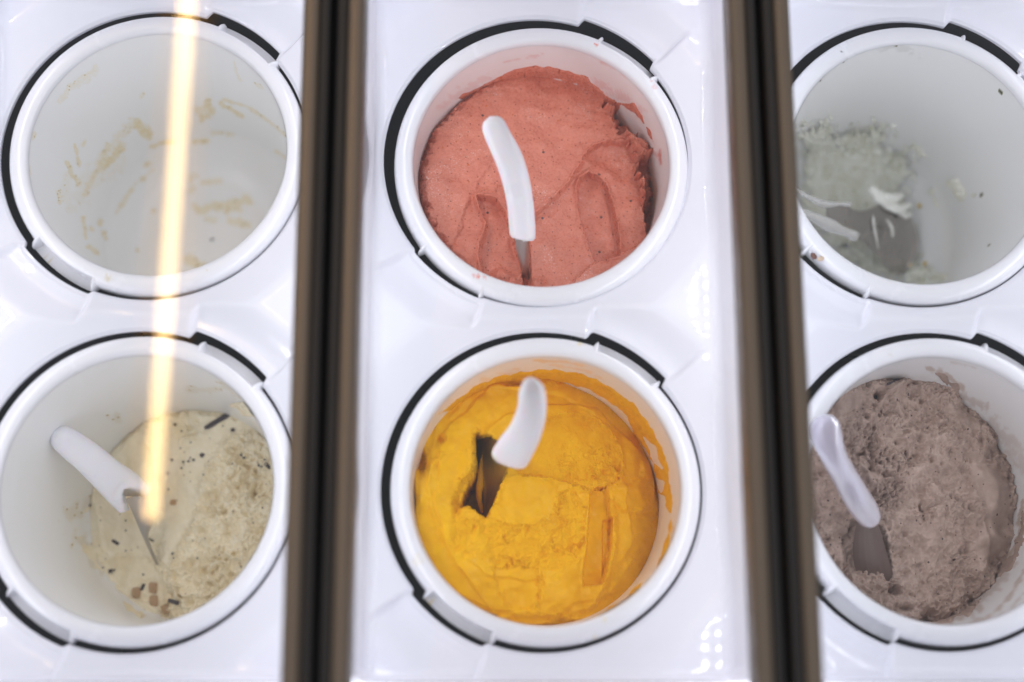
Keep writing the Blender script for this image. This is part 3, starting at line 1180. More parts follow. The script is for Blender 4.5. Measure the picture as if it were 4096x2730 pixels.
f.crumble(np.exp(-((f.u - 900) / 60) ** 2 - ((f.v - 300) / 20) ** 2), 2.0, 4, 56, .4)
# folded flap on the right
FL = [(1296, 632), (1330, 640), (1352, 700), (1360, 760), (1290, 842), (1210, 835), (1160, 790), (1160, 740), (1230, 735), (1290, 700)]
f.step(FL, 3.2, 12, wob=4, lip=.7, seed=57)
f.ridge([(1165, 800), (1230, 850), (1290, 845), (1365, 800)], 1.4, 9, 4, 58)
f.step([(1150, 850), (1260, 860), (1355, 810), (1370, 900), (1330, 1040), (1240, 1180), (1120, 1230), (1170, 1010)], -1.6, 20, wob=8, seed=59)
for pts in ([(700, 1290), (800, 1265), (940, 1290), (1040, 1300)], [(940, 1275), (900, 1310), (830, 1330)], [(920, 1240), (980, 1300), (1060, 1300)], [(660, 1280), (700, 1320), (800, 1330)],
            [(1250, 1050), (1160, 1180), (1060, 1260)]):
    f.ridge(pts, 1.7, 12, 6, 60)
f.h -= 6 * np.exp(-(((f.u - 900) / 120) ** 2 + ((f.v - 1336) / 10) ** 2))
# broad swirl left by the spatula round the tub
th_ = np.arctan2(f.Y, f.X)
rr_ = f.r / .0855 + f.nz(30, 2, 181) * .06
out_ = sm(.60, .74, rr_) * (f.h > -12) * sm(-10, 25, f.sd(P1)) * sm(-5, 25, f.sd(RG)) * sm(0, 20, f.sd(SL))
ph = rr_ * 3.6 + th_ * .5 + .35
saw = ph % 1.0
f.h += out_ * (sm(0, .9, saw) * (1 - sm(.90, 1.0, saw)) - .5) * 1.7
f.h += 1.6 * np.sin(th_ * 3 + rr_ * 4) * out_
f.h = np.where(f.h > -14, f.h * 1.2, f.h)
yel = f.build(M_yellow, 'bright yellow mango sorbet with a scraped rough centre in the middle lower tub')
FE = f
wall_film('E', [[(430, 430), (560, 325), (680, 268), (860, 238), (1010, 250), (1130, 300), (1250, 378), (1338, 500), (1392, 600), (1408, 700), (1424, 800), (1420, 862), (1400, 850), (1385, 780),
                 (1345, 760), (1340, 640), (1288, 568), (1245, 488), (1205, 420), (1100, 348), (990, 306), (880, 288), (760, 300), (640, 330), (530, 400)],
                [(1418, 850), (1412, 960), (1388, 1060), (1310, 1190), (1362, 1050), (1398, 930)],
                [(1090, 1290), (1200, 1220), (1300, 1130), (1250, 1240), (1150, 1300)]], 1.0594, 1350, 1250, .0010, M_yellow, yel, 15, wob=7,
          holes=[[(1290, 520), (1345, 570), (1375, 660), (1345, 640)], [(1345, 700), (1385, 720), (1370, 760)]])

# ---- D: cream gelato
f = Field('D', -.170, .010, .012, 1.0593, 0, 1250)
f.h += f.nz(24, 3, 71) * 1.6 + f.nz(6, 3, 72) * .3 + f.nz(2.2, 3, 73) * .08
RM_ = [(945, 560), (1000, 522), (1090, 520), (1170, 560), (1300, 700), (1300, 1100), (1000, 1240), (870, 1330), (730, 1330), (712, 1180), (720, 1100), (780, 985), (846, 860), (846, 730), (890, 650)]
k = f.step(RM_, 4.5, 10, wob=14, lip=1.5, lipw=12, seed=74)
f.crumble(k, 4.2, 7.5, 75, .75)
f.h += k * f.nz(14, 3, 175) * 2.0
f.bowl([(940, 880), (1020, 850), (1060, 900), (1030, 980), (950, 960)], -3.0, 40, 8, 76)
f.bowl([(850, 1080), (930, 1060), (950, 1120), (870, 1140)], -3.0, 30, 8, 77)
f.bowl([(970, 560), (1080, 540), (1100, 640), (980, 690)], -2.5, 50, 8, 78)
f.crease([(1060, 640), (1130, 700), (1100, 740)], -3, 8, 50)
f.ridge([(840, 880), (790, 960), (722, 1080)], 2.0, 13, 6, 79)
f.ridge([(880, 960), (800, 1050), (725, 1110)], 1.5, 10, 6, 80)
f.step([(400, 760), (540, 560), (600, 540), (640, 600), (660, 900), (600, 1030), (470, 1030), (440, 1000)], -1.0, 10, 5, .6, 8, 81)
f.step([(445, 1060), (520, 1030), (620, 1035), (680, 1110), (700, 1170), (690, 1260), (560, 1210), (480, 1150)], -1.6, 9, 4, .5, 8, 82)
kk = np.exp(-(((f.u - 790) / 55) ** 2 + ((f.v - 490) / 60) ** 2) ** 1.4)
f.crumble(kk, 4.0, 5.5, 83, 1.0)
f.crumble(np.exp(-((f.u - 672) / 24) ** 2 - ((f.v - 1040) / 80) ** 2), 4.0, 3.6, 84, .8)
f.crumble(np.exp(-((f.u - 700) / 60) ** 2 - ((f.v - 1290) / 40) ** 2), 3.0, 4, 85, .6)
f.crumble(sm(.93, 1.0, f.r / .0815) * .6, 2.5, 4, 86, .5)
f.h -= 5 * sm(.95, 1.03, f.r / .0815 + f.nz(5, 3, 87) * .03) * (f.mmx < 20)
f.h *= 1.5
cream = f.build(M_cream, 'cream coloured gelato with chocolate flakes and biscuit cubes deep in the left lower tub')
FD = f
wall_film('D', [[(330, 940), (375, 985), (410, 1020), (440, 1100), (400, 1090), (370, 1040)], [(350, 820), (395, 800), (400, 850), (360, 850)],
                [(960, 390), (1060, 370), (1110, 440), (1090, 470), (1000, 410)], [(480, 1190), (540, 1230), (600, 1270), (640, 1305), (580, 1280), (520, 1240)]],
          1.0593, 0, 1250, .0012, M_cream, cream, 25, wob=16)


def shard(name, F, u, v, L, Wd, hgt, deg, material, seed, lift=.0, round_=.25):
    """an irregular chunk half sunk into the surface"""
    rng = np.random.RandomState(seed)
    c = F.on(u, v, lift)
    mpp = .16e-3 * 1.12 / F.S * 1.06
    a = math.radians(deg)
    ex = np.array([math.cos(a), math.sin(a), .0])
    ey = np.array([-math.sin(a), math.cos(a), .0])
    bm_ = bmesh.new()
    n = 10
    rings = []
    for zz, sc_ in ((-1, 1.0), (.55, 1.0), (1.0, .78)):
        ring = []
        for q in range(n):
            t = 2 * math.pi * q / n
            e = 2.0 / (2 + 3 * (1 - round_))
            cu = math.copysign(abs(math.cos(t)) ** e, math.cos(t))
            su = math.copysign(abs(math.sin(t)) ** e, math.sin(t))
            j = 1 + (rng.rand() - .5) * .22
            p = c + ex * (cu * L / 2 * mpp * sc_ * j) + ey * (su * Wd / 2 * mpp * sc_ * j) + np.array([0, 0, zz * hgt * (1 + (rng.rand() - .5) * .3)])
            ring.append(bm_.verts.new(p - np.array(F.o.location)))
        rings.append(ring)
    for a_, b_ in zip(rings[:-1], rings[1:]):
        for q in range(n):
            bm_.faces.new((a_[q], a_[(q + 1) % n], b_[(q + 1) % n], b_[q]))
    bm_.faces.new(rings[-1])
    bm_.faces.new(rings[0][::-1])
    return bm_obj(name, bm_, material, F.o, smooth=False)


for i, (u, v, L, Wd, dg) in enumerate([(925, 462, 128, 24, 33), (905, 388, 80, 10, -8), (950, 395, 40, 18, -30), (985, 498, 18, 16, 0), (490, 975, 36, 14, -30), (463, 1097, 24, 16, 20),
                                       (480, 1092, 8, 8, 0), (600, 1163, 32, 14, 70), (748, 1230, 52, 18, -15), (858, 607, 20, 18, 40), (822, 628, 12, 10, 0), (778, 636, 10, 9, 0),
                                       (800, 632, 12, 8, 20), (728, 627, 10, 10, 0), (1140, 655, 36, 16, -40), (1105, 655, 22, 10, -20), (640, 965, 24, 8, -30), (735, 1025, 12, 8, 60),
                                       (745, 1045, 7, 7, 0), (770, 660, 9, 8, 0), (712, 683, 9, 7, 0), (865, 690, 8, 7, 0), (380, 818, 14, 8, 30), (1025, 605, 16, 12, 0), (1040, 620, 14, 10, 30),
                                       (605, 1112, 9, 7, 0), (740, 475, 14, 12, 0), (700, 1318, 40, 10, -10), (520, 1207, 18, 8, -30), (1000, 412, 12, 12, 0), (1130, 630, 14, 9, 0)]):
    shard('flake_or_dark_hole', FD, u, v, L, Wd, .0009, dg, M_choc_and_hole, 100 + i, .0002)
for i, (u, v, L, Wd, dg) in enumerate([(576, 1186, 34, 44, 5), (645, 1168, 36, 46, 0), (650, 1224, 36, 50, 5), (703, 1258, 32, 38, 25), (735, 806, 24, 24, 0)]):
    shard('biscuit_cube', FD, u, v, L, Wd, .0012, dg, M_biscuit, 200 + i, .0012, .2)

# ---- F: brown gelato
f = Field('F', -.066, -.034, .014, 1.0593, 2900, 1250)
f.h += f.nz(28, 2, 91) * 5.5 + f.nz(11, 2, 92) * 1.4
SMO = [(1035, 640), (1150, 640), (1205, 740), (1225, 860), (1225, 980), (1180, 1060), (1060, 1050), (1040, 990), (1095, 890), (1065, 800)]
ks = 1 - sm(-20, 20, f.sd(SMO, 14, 6, 93))
SMO2 = [(470, 380), (560, 320), (600, 330), (570, 430), (520, 540), (480, 500)]
ks = np.maximum(ks, 1 - sm(-15, 15, f.sd(SMO2, 12, 6, 94)))
SMO3 = [(760, 900), (900, 880), (1000, 1010), (900, 1090), (780, 1010)]
ks = np.maximum(ks, .6 * (1 - sm(-25, 25, f.sd(SMO3, 18, 6, 95))))
ks = np.maximum(ks, .75 * (1 - sm(-15, 15, f.sd([(945, 400), (980, 375), (1060, 430), (1100, 480), (1060, 500), (990, 470)], 10, 6, 96))))
f.crumble(1 - ks, 3.0, 8.5, 97, .6)
f.crumble(1 - ks, .7, 2.8, 98, .7)
f.h += (1 - ks) * (1 - np.abs(f.nz(13, 3, 197)) * 2.2) * 1.6
rub = np.exp(-(seg_dist(f.u, f.v, [(560, 470), (620, 590), (690, 640), (760, 640)]) / 60) ** 2) + np.exp(-(seg_dist(f.u, f.v, [(690, 640), (710, 760), (660, 800)]) / 50) ** 2)
f.crumble(np.clip(rub, 0, 1), 4.0, 5.0, 99, .8)
f.h += 3 * np.clip(rub, 0, 1)
g = np.exp(-(((f.u - 1000) / 80) ** 2 + ((f.v - 825) / 60) ** 2) ** 1.3)
f.h += 4 * g
f.crumble(g, 3.2, 4.5, 120, .6)
f.crease([(620, 520), (690, 350), (780, 280), (900, 270)], -3, 10, 60)
f.ridge([(600, 470), (650, 400), (690, 340), (780, 275)], 2.6, 14, 8, 121)
f.ridge([(1195, 570), (1210, 660), (1225, 760), (1232, 830)], 2.0, 10, 8, 122)
f.crease([(1050, 750), (1090, 850), (1115, 980)], 3, 6, 40)
for uu, vv, a, w, w2 in ((655, 342, 9, 20, 18), (740, 275, 10, 42, 12), (800, 262, 6, 26, 8), (575, 600, 6, 24, 8), (740, 545, 3, 26, 8), (925, 475, 4, 14, 10), (815, 605, 3, 14, 6),
                         (690, 690, 6, 26, 12), (440, 960, 5, 10, 10), (755, 1255, 6, 34, 10), (1175, 1105, 5, 8, 16)):
    f.h -= a * np.exp(-(((f.u - uu) / w) ** 2 + ((f.v - vv) / w2) ** 2))
f.bowl([(700, 560), (830, 560), (860, 640), (760, 700)], -3, 50, 10, 123)
f.bowl([(850, 980), (950, 960), (1000, 1060), (900, 1110), (830, 1060)], -3.5, 60, 12, 124)
f.step([(545, 880), (640, 900), (690, 1020), (740, 1190), (600, 1200), (520, 1120), (500, 1000)], -7, 14, 8, .6, 10, 125)
f.h -= 2.2 * sm(.94, 1.04, f.r / .0845 + f.nz(6, 4, 126) * .06) * (f.mmx > -30)
f.h += 5 * np.exp(-(((f.u - 700) / 90) ** 2 + ((f.v - 1225) / 26) ** 2))
f.rough[:] = np.clip(1 - ks * .7, .25, 1)
f.h *= 1.4
moc = f.build(M_mocha, 'rough porous brown chocolate gelato in the right lower tub')
FF = f
wall_film('F', [[(1150, 1060), (1205, 1040), (1245, 960), (1262, 840), (1270, 900), (1262, 1000), (1215, 1090), (1150, 1130)],
                [(860, 240), (930, 262), (1000, 318), (985, 345), (930, 300)],
                [(800, 1310), (920, 1290), (1040, 1230), (1100, 1200), (1040, 1280), (900, 1335)]], 1.0593, 2900, 1250, .0010, M_mocha, moc, 35, wob=16)
for i, (u, v, L, Wd, dg) in enumerate([(655, 340, 40, 34, 10), (735, 272, 70, 14, 25), (700, 300, 36, 10, 20)]):
    shard('flake_or_dark_hole', FF, u, v, L, Wd, .0016, dg, M_choc_and_hole, 300 + i, .0004)  # dark pieces in the holes and crease, their shade given as colour

# ---- C: scraps of pale green gelato over the floor and the near wall
scr = bpy.data.objects.new('ice_cream', None)
scr.location = (TUBS['C'][0], TUBS['C'][1], -.2)
COL.objects.link(scr)
tag(scr, 'pale green scraps of gelato smeared over the floor of the right upper tub', 'ice cream', 'gelato in the tubs')
S3 = 1.2063
GREEN = [(405, 640), (440, 590), (500, 575), (560, 570), (600, 630), (660, 610), (720, 580), (790, 575), (850, 615), (892, 648), (850, 690), (900, 720), (965, 690), (990, 780), (1000, 850),
         (960, 890), (930, 960), (1000, 1010), (960, 1040), (1000, 1120), (1010, 1240), (1100, 1310), (1140, 1370), (950, 1400), (700, 1330), (520, 1200), (410, 1050)]
wall_film('C', [GREEN], S3, 2850, 0, .0042, M_green, scr, 45, name='scrap', wob=40, lace=75)
wall_film('C', [[(1130, 870), (1180, 860), (1225, 930), (1215, 975), (1160, 960)], [(1030, 880), (1060, 900), (1100, 1000), (1080, 1010)],
                [(960, 1290), (1060, 1290), (1140, 1330), (1100, 1370), (980, 1380)], [(1160, 1240), (1180, 1250), (1175, 1290)],
                [(960, 680), (1040, 760), (1010, 770)], [(1240, 940), (1268, 943), (1262, 949)]], S3, 2850, 0, .0026, M_green, scr, 46, name='scrap', wob=16)


def inner_hit(key, px, py, lift):
    """where the line of sight through (px, py) meets the inside of a tub"""
    cx, cy = TUBS[key]
    P = np.array(INNER)
    best = None
    for r_, z_ in P:
        q = at(px, py, z_)
        d_ = abs(math.hypot(q[0] - cx, q[1] - cy) - r_)
        if best is None or d_ < best[0]:
            best = (d_, q)
    q = best[1]
    if best[0] > .0015:
        q = at(px, py, -.203)
    v_ = np.array([-(q[0] - cx), -(q[1] - cy), .06])
    return q + v_ / np.linalg.norm(v_) * lift


rng = np.random.RandomState(12)
tuft = []
for q in range(90):
    u, v = rng.uniform(430, 1000), rng.uniform(590, 960)
    if poly_sd(np.array([u]), np.array([v]), GREEN)[0] > (25 if rng.rand() < .3 else -20):
        continue
    an = rng.uniform(-1.2, 1.2) + .3
    ln = rng.uniform(14, 48)
    tuft.append((u, v, an, ln))
tv, tf = [], []
for (u, v, an, ln) in tuft:
    w = rng.uniform(.0010, .0030)
    pts = [inner_hit('C', (u + math.cos(an + .5 * k) * ln * (k - 1)) / S3 + 2850, (v + math.sin(an + .5 * k) * ln * (k - 1)) / S3, .0022) for k in (0, 1, 2)]
    P3 = crom(pts, 7)
    b0 = len(tv)
    for i_, p in enumerate(P3):
        T_ = P3[min(i_ + 1, 6)] - P3[max(i_ - 1, 0)]
        T_ /= np.linalg.norm(T_) + 1e-9
        vw = np.array([0, 0, CAM_H]) - p
        vw /= np.linalg.norm(vw)
        sd_ = np.cross(T_, vw)
        r_ = w * (math.sin(math.pi * (i_ + .3) / 6.6) ** .6) * rng.uniform(.6, 1.3)
        for t_ in range(6):
            a_ = 2 * math.pi * t_ / 6
            tv.append(p + sd_ * math.cos(a_) * r_ + vw * math.sin(a_) * r_ * .7 - np.array(scr.location))
    for i_ in range(6):
        for t_ in range(6):
            tf.append([b0 + i_ * 6 + t_, b0 + i_ * 6 + (t_ + 1) % 6, b0 + (i_ + 1) * 6 + (t_ + 1) % 6, b0 + (i_ + 1) * 6 + t_])
wisps = obj('wisps', tv, tf, M_wisp, scr)
wisps['kind'] = 'stuff'

# ------------------------------------------------------------------ spatulas
def handle(root, pts, S, ox, oy, thick, material, capa=.10, capb=.05, fork=0.0, expo=2.5, n=44, m_=28, skew=0.0, roll=0.0):
    """pts: (u, v, z, width in crop px) from the free tip to the blade end"""
    P = crom([(u, v, z, w) for u, v, z, w in pts], n)
    W = np.array([at(u / S + ox, v / S + oy, z) for u, v, z, _ in P])
    dist = np.array([np.dot(w - np.array([0, 0, CAM_H]), RM[2]) for w in W])
    hw = P[:, 3] / S * dist / FPX / 2
    T = np.gradient(W, axis=0)
    ln = np.linalg.norm(T, axis=1)
    arc = np.concatenate([[0], np.cumsum(np.linalg.norm(np.diff(W, axis=0), axis=1))])
    arc /= arc[-1]
    T /= ln[:, None]
    L = np.sum(np.linalg.norm(np.diff(W, axis=0), axis=1))
    vs = []
    loc = np.array(root.location)
    for i in range(n):
        view = np.array([0, 0, CAM_H]) - W[i]
        view /= np.linalg.norm(view)
        wd = np.cross(T[i], view)
        wd /= np.linalg.norm(wd)
        nd = np.cross(wd, T[i])
        if roll:
            c_, s_ = math.cos(roll), math.sin(roll)
            wd, nd = wd * c_ + nd * s_, nd * c_ - wd * s_
        s = arc[i]
        ca = math.sqrt(max(1e-4, 1 - max(0, (capa - s) / capa) ** 2))
        cb = math.sqrt(max(1e-4, 1 - max(0, (s - 1 + capb) / capb) ** 2))
        k = ca * (cb if not fork else max(cb, .55))
        kt = ca * cb
        for j in range(m_):
            a = 2 * math.pi * j / m_
            e = 2 / expo
            cu = math.copysign(abs(math.cos(a)) ** e, math.cos(a))
            su = math.copysign(abs(math.sin(a)) ** e, math.sin(a))
            back = T[i] * (fork * L * sm(.6, 1.0, np.array(s)) * -(1 - abs(cu) ** 1.6)) if fork else 0
            shear = T[i] * (skew * hw[i] * cu * sm(.7, 1.0, np.array(s)))
            vs.append(W[i] + wd * hw[i] * k * cu + nd * thick / 2 * kt * su + back + shear - loc)
    fs = []
    for i in range(n - 1):
        for j in range(m_):
            fs.append([i * m_ + j, i * m_ + (j + 1) % m_, (i + 1) * m_ + (j + 1) % m_, (i + 1) * m_ + j])
    fs.append(list(range(m_))[::-1])
    fs.append([(n - 1) * m_ + j for j in range(m_)])
    o = obj('handle', vs, fs, material, root)
    return o


def blade(root, left, right, S, ox, oy, th=.0010, bend=0.0, material=None):
    """two edges, each a list of (u, v, z); skin between them with real thickness"""
    n = 16
    A, B = crom(left, n), crom(right, n)
    A = np.array([at(u / S + ox, v / S + oy, z) for u, v, z in A])
    B = np.array([at(u / S + ox, v / S + oy, z) for u, v, z in B])
    m_ = 7
    loc = np.array(root.location)
    G = np.zeros((n, m_, 3))
    for j in range(m_):
        t = j / (m_ - 1)
        G[:, j] = A * (1 - t) + B * t
    du = np.gradient(G, axis=0)
    dv = np.gradient(G, axis=1)
    N = np.cross(du, dv)
    N /= np.linalg.norm(N, axis=2, keepdims=True) + 1e-12
    for j in range(m_):
        t = j / (m_ - 1)
        G[:, j] += N[:, j] * bend * 4 * t * (1 - t)
    V = np.concatenate([(G + N * th / 2).reshape(-1, 3), (G - N * th / 2).reshape(-1, 3)]) - loc
    o_ = n * m_
    F = []
    for i in range(n - 1):
        for j in range(m_ - 1):
            a, b, c, d = i * m_ + j, i * m_ + j + 1, (i + 1) * m_ + j + 1, (i + 1) * m_ + j
            F.append([a, b, c, d])
            F.append([o_ + d, o_ + c, o_ + b, o_ + a])
    for i in range(n - 1):
        F.append([i * m_, (i + 1) * m_, o_ + (i + 1) * m_, o_ + i * m_])
        a = i * m_ + m_ - 1
        F.append([a + m_, a, o_ + a, o_ + a + m_])
    for j in range(m_ - 1):
        F.append([j + 1, j, o_ + j, o_ + j + 1])
        a = (n - 1) * m_ + j
        F.append([a, a + 1, o_ + a + 1, o_ + a])
    ob = obj('blade', V, F, material or M_steel, root, smooth=False)
    return ob


def spatula(label, base):
    return thing('spatula', label, 'spatula', tuple(base), 'spatulas in the tubs')


# B
a = (1.206, 1350, 0)
sp = spatula('white handled spatula stuck in the pink sorbet', at(905 / 1.206 + 1350, 1380 / 1.206, -.06))
handle(sp, [(733, 562, .040, 112), (775, 660, .036, 124), (828, 770, .028, 134), (862, 880, .018, 132), (882, 990, .008, 128), (890, 1085, -.001, 128), (893, 1158, -.008, 124)],
       *a, .011, M_white, capa=.09, capb=.03, skew=-.18)
blade(sp, [(852, 1120, -.006), (862, 1200, -.018), (882, 1290, -.034), (912, 1400, -.060)],
      [(922, 1120, -.006), (924, 1200, -.020), (922, 1290, -.036), (924, 1400, -.060)], *a, bend=.002)
# E
a = (1.0594, 1350, 1250)
sp = spatula('short looking white handled spatula standing in the yellow sorbet', at(625 / 1.0594 + 1350, 860 / 1.0594 + 1250, -.075))
handle(sp, [(808, 276, .062, 84), (824, 340, .058, 112), (822, 420, .048, 124), (796, 505, .034, 140), (752, 580, .018, 158), (714, 640, .004, 160)],
       *a, .012, M_white, capa=.12, capb=.10, skew=.25)
blade(sp, [(596, 520, -.058), (592, 620, -.060), (602, 720, -.064), (618, 862, -.074)],
      [(745, 560, -.012), (724, 650, -.024), (690, 730, -.042), (636, 862, -.072)], *a, bend=.0015)
# the strip of gelato left on that blade is added once lump() exists
# D
a = (1.0593, 0, 1250)
sp = spatula('white handled spatula leaning on the wall of the cream gelato tub', at(675 / 1.0593, 1100 / 1.0593 + 1250, -.19))
handle(sp, [(228, 505, -.055, 100), (300, 560, -.068, 122), (380, 622, -.082, 134), (455, 690, -.098, 146), (520, 745, -.112, 164), (588, 810, -.126, 164)],
       *a, .013, M_white, capa=.10, capb=.05, fork=.20, expo=2.3, skew=-.1)
blade(sp, [(535, 790, -.128), (575, 880, -.140), (620, 985, -.158), (682, 1112, -.190)],
      [(640, 740, -.128), (648, 880, -.142), (628, 960, -.156), (690, 1112, -.190)], *a, bend=.002)
# F
a = (1.0593, 2900, 1250)
sp = spatula('clear lavender handled spatula stuck in the brown gelato', at(730 / 1.0593 + 2900, 1180 / 1.0593 + 1250, -.09))
handle(sp, [(415, 432, .024, 118), (430, 520, .018, 132), (462, 610, .008, 112), (505, 690, -.004, 110), (555, 780, -.016, 118), (600, 850, -.027, 112), (628, 900, -.034, 72)],
       *a, .014, M_clear, capa=.09, capb=.06, expo=2.2, roll=.25)
blade(sp, [(560, 880, -.036), (545, 960, -.050), (545, 1060, -.066), (590, 1195, -.088)],
      [(640, 870, -.030), (668, 960, -.048), (700, 1070, -.068), (738, 1185, -.092)], *a, bend=.003, material=M_film_reflect)
# C
a = (S3, 2850, 0)
sp = spatula('clear handled spatula lying low in the nearly empty tub', at(930 / S3 + 2850, 1300 / S3, -.195))
for pts, wdt in (([(380, 900, -.080), (450, 945, -.093), (540, 985, -.108), (610, 985, -.118), (672, 988, -.126)], 34),
                 ([(380, 1010, -.080), (470, 1040, -.096), (560, 1085, -.112), (640, 1120, -.126), (705, 1148, -.136)], 56)):
    handle(sp, [(u, v, z, wdt * (.8 + .4 * (i % 2 == 0 and i > 0))) for i, (u, v, z) in enumerate(pts)], *a, .007, M_glassy, capa=.02, capb=.10, expo=2.2)
blade(sp, [(560, 965, -.120), (650, 1000, -.132), (705, 1020, -.142), (760, 1008, -.150), (850, 975, -.160), (940, 1030, -.172), (985, 1130, -.181), (990, 1210, -.186), (955, 1290, -.190)],
      [(560, 1075, -.122), (640, 1105, -.134), (690, 1130, -.143), (720, 1165, -.150), (760, 1195, -.158), (800, 1240, -.170), (840, 1290, -.180), (870, 1320, -.186), (905, 1325, -.190)],
      *a, bend=.002, material=M_dull)
scb = wall_film  # scraps lying on that blade
rng = np.random.RandomState(5)


def lump(name, parent, S, ox, oy, pts, z, material, rad, seed):
    """a torn streak of gelato lying at height z"""
    P = np.array([at(u / S + ox, v / S + oy, zz) for (u, v), zz in zip(pts, z)])
    P = crom(P, 14)
    bm_ = bmesh.new()
    prev = None
    rr = np.random.RandomState(seed)
    n = 8
    for i, p in enumerate(P):
        s = i / (len(P) - 1)
        r = rad * (math.sin(math.pi * min(max(s, .04), .96)) ** .5) * (.7 + .6 * rr.rand())
        T = P[min(i + 1, 13)] - P[max(i - 1, 0)]
        T /= np.linalg.norm(T)
        sd_ = np.cross(T, [0, 0, 1.0])
        sd_ /= np.linalg.norm(sd_) + 1e-9
        up = np.cross(sd_, T)
        ring = [bm_.verts.new(p + sd_ * math.cos(t) * r * (1 + .3 * (rr.rand() - .5)) + up * math.sin(t) * r * .6 - np.array(parent.location))
                for t in np.arange(n) * 2 * math.pi / n]
        if prev:
            for q in range(n):
                bm_.faces.new((prev[q], prev[(q + 1) % n], ring[(q + 1) % n], ring[q]))
        prev = ring
    return bm_obj(name, bm_, material, parent)


for i, (pts, z, r) in enumerate([([(775, 1040), (780, 1100), (800, 1200)], (-.152, -.156, -.164), .0011),
                                 ([(840, 1060), (865, 1100), (870, 1145)], (-.158, -.162, -.166), .0014),
                                 ([(760, 900), (800, 950), (850, 990), (900, 1000)], (-.150, -.154, -.158, -.162), .0060),
                                 ([(800, 930), (860, 960), (920, 940)], (-.152, -.156, -.162), .0045),
                                 ([(830, 1000), (900, 1010), (960, 985)], (-.156, -.161, -.166), .0040),
                                 ([(880, 1010), (930, 1040), (960, 1030)], (-.160, -.166, -.170), .0028)]):
    lump('scrap', scr, S3, 2850, 0, pts, z, M_wisp, r, i)
for i, (u, v) in enumerate([(1025, 1268), (955, 1275), (997, 990)]):
    lump('yellow_crumb', scr, S3, 2850, 0, [(u - 9, v), (u, v + 3), (u + 9, v)], (-.190, -.190, -.190), M_yelbit, .0018, 20 + i)

lump('gelato_on_blade', yel, 1.0594, 1350, 1250, [(618, 600), (612, 660), (606, 720), (600, 780), (612, 850)], (-.050, -.054, -.058, -.063, -.070), M_yellow, .0030, 41)

# a brown crumb that fell on a rim
cb = bpy.data.objects.new('crumb', None)
cb.location = tuple(at(500 / S3 + 2850, 1235 / S3, .001))
COL.objects.link(cb)
tag(cb, 'small brown crumb lying on the rim of the nearly empty green tub', 'crumb')
M_crumb = mat('crumb_brown', (.16, .07, .05), .6)
M_crumb2 = mat('crumb_tan', (.62, .47, .34), .6)
lump('flake', cb, S3, 2850, 0, [(478, 1222), (488, 1236), (500, 1250)], (.0012, .0016, .0012), M_crumb, .0022, 61)
lump('flake', cb, S3, 2850, 0, [(505, 1254), (520, 1250), (538, 1244)], (.0008, .0012, .0008), M_crumb2, .0016, 62)

# ------------------------------------------------------------------ glass lids with bronze rails
ZR0, ZR1 = .100, .120
GAPS = [-.0936 - PERIOD, -.0936, -.0936 + PERIOD, -.0936 + 2 * PERIOD]
Y0, Y1 = -.05, .53
LABEL_L = ['glass lid over the left panel reflecting a warm tube lamp', 'glass lid over the middle panel between two pairs of bronze rails',
           'glass lid over the right panel with a bronze rail along its left side']
for k in range(3):
    x0, x1 = GAPS[k], GAPS[k + 1]
    lid = thing('glass_lid', LABEL_L[k], 'glass lid', ((x0 + x1) / 2, .24, ZR1), 'sliding glass lids of the counter')
    dx, dy, dz = (x0 + x1) / 2, .24, ZR1

    def put(name, prof, material, parent):
        v, f_ = extrude_y(prof, Y0 - dy, Y1 - dy)
        return obj(name, [(p[0] - dx, p[1], p[2] - dz) for p in v], f_, material, parent, smooth=False)
    for sgn, xg in ((1, x0), (-1, x1)):
        # from the gap outwards: dark strip coloured as the rail's shaded side, bronze face
        def px_(a, b):
            return tuple(sorted((xg + sgn * a, xg + sgn * b)))
        a, b = px_(.0088, .0190)
        rail = put('frame_rail', rounded(a, b, ZR0, ZR1, .0042), M_brown, lid)
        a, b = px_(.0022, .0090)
        put('rail_shade_strip', rounded(a, b, ZR0 + .002, ZR1 - .0025, .0025), M_rail_shade, rail)
    bm = bmesh.new()
    box(bm, x0 + .0185 - dx, x1 - .0185 - dx, Y0 - dy, Y1 - dy, .1085 - dz, .1125 - dz)
    bm_obj('glass_pane', bm, M_glass, lid, smooth=False)
# dark beam below the gaps
for k, xg in enumerate(GAPS):
    v, f_ = extrude_y(rounded(xg - .0065, xg + .0065, .060, .0985, .001), Y0, Y1)
    o = obj('support_beam', v, f_, M_case, smooth=False)
    tag(o, ['black beam under the rails at the far left edge', 'black beam in the gap between the left and middle lids', 'black beam in the gap between the middle and right lids',
            'black beam under the rails at the far right edge'][k], 'beam', 'black beams between the lids')

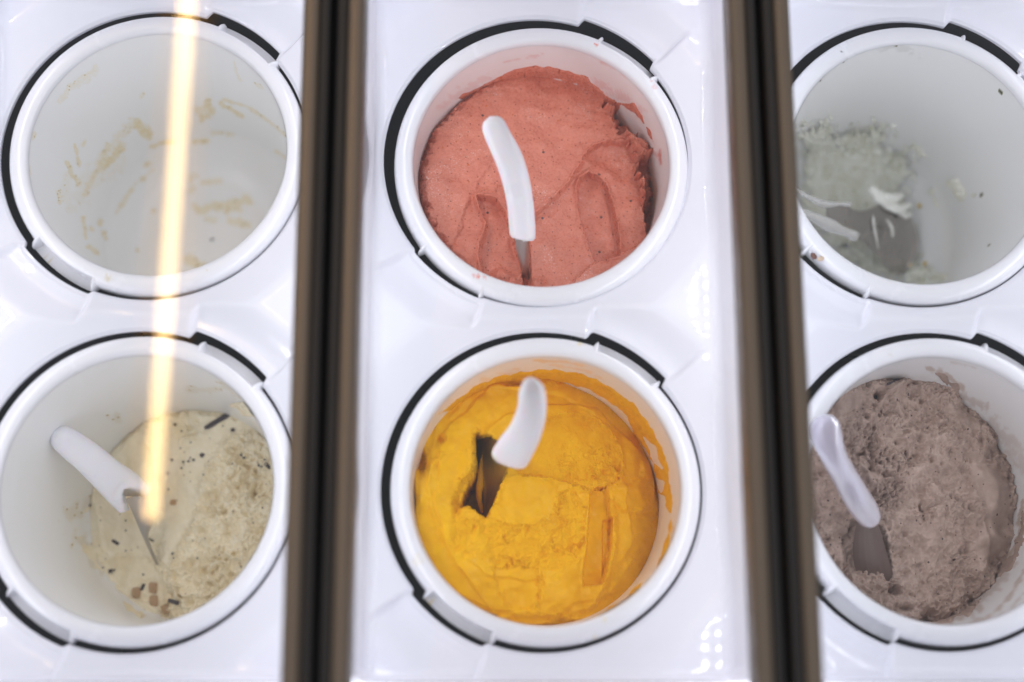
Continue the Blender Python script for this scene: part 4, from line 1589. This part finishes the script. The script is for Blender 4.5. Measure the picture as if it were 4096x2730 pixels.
# ------------------------------------------------------------------ LED strips under the rails
n_led = 48
for k, xc in enumerate(XC):
    for sgn in (-1, 1):
        xs_ = (GAPS[k] + .0165) if sgn < 0 else (GAPS[k + 1] - .0165)
        side_name = ('right' if sgn > 0 else 'left')
        strip = thing('led_strip', f'white LED strip under the {side_name} rail of the {["left", "middle", "right"][k]} lid', 'LED strip', (xs_, .235, .098), 'LED strips under the lid rails')
        c, s_ = math.cos(.5), math.sin(.5)
        rot = Matrix.Rotation(sgn * .75, 4, 'Y')
        bm = bmesh.new()
        box(bm, -.004, .004, -.245, .245, -.0002, .0014)
        bmesh.ops.transform(bm, matrix=rot, verts=bm.verts)
        bm_obj('strip_tape', bm, M_ledbase, strip, smooth=False)
        bm = bmesh.new()
        for q in range(n_led):
            y = -.24 + .48 * (q + .5) / n_led
            vv = [bm.verts.new((x_, y + y_, -.0009)) for x_, y_ in ((-.0012, -.0012), (-.0012, .0012), (.0012, .0012), (.0012, -.0012))]
            bm.faces.new(vv)
        bmesh.ops.transform(bm, matrix=rot, verts=bm.verts)
        o = bm_obj('led_chips', bm, M_led, strip, smooth=False, recalc=False)
        o['kind'] = 'stuff'

# ------------------------------------------------------------------ warm tube lamp hanging over the counter
LZ = 1.106
p0 = at(600, 2080, 2 * .1125 - LZ)
p1 = at(748, 0, 2 * .1125 - LZ)
d = (p1 - p0)[:2]
d /= np.linalg.norm(d)
lamp = thing('tube_lamp', 'warm glowing tube lamp mirrored in the left glass lid', 'lamp', (p0[0], p0[1], LZ))
Lm = 1.5
lamp.rotation_euler = (0, 0, math.atan2(d[1], d[0]))
n = 20
r = .0083
vs, fs = [], []
for i, (x, k) in enumerate([(0, .02), (.002, .7), (.006, 1), (Lm - .006, 1), (Lm, .3)]):
    for q in range(n):
        t = 2 * math.pi * q / n
        vs.append((x, r * k * math.cos(t), r * k * math.sin(t)))
for i in range(4):
    for q in range(n):
        fs.append([i * n + q, i * n + (q + 1) % n, (i + 1) * n + (q + 1) % n, (i + 1) * n + q])
obj('tube', vs, fs, M_tube, lamp)
M_refl = mat('lamp_reflector', (.30, .25, .20), .6)
prof = [(-.036, .004), (-.030, .026), (.030, .026), (.036, .004), (.034, .004), (.029, .024), (-.029, .024), (-.034, .004)]
vs = [(-.0, y, z) for y, z in prof] + [(Lm, y, z) for y, z in prof]
fs = [[i, (i + 1) % 8, 8 + (i + 1) % 8, 8 + i] for i in range(8)]
obj('reflector', vs, fs, M_refl, lamp, smooth=False)
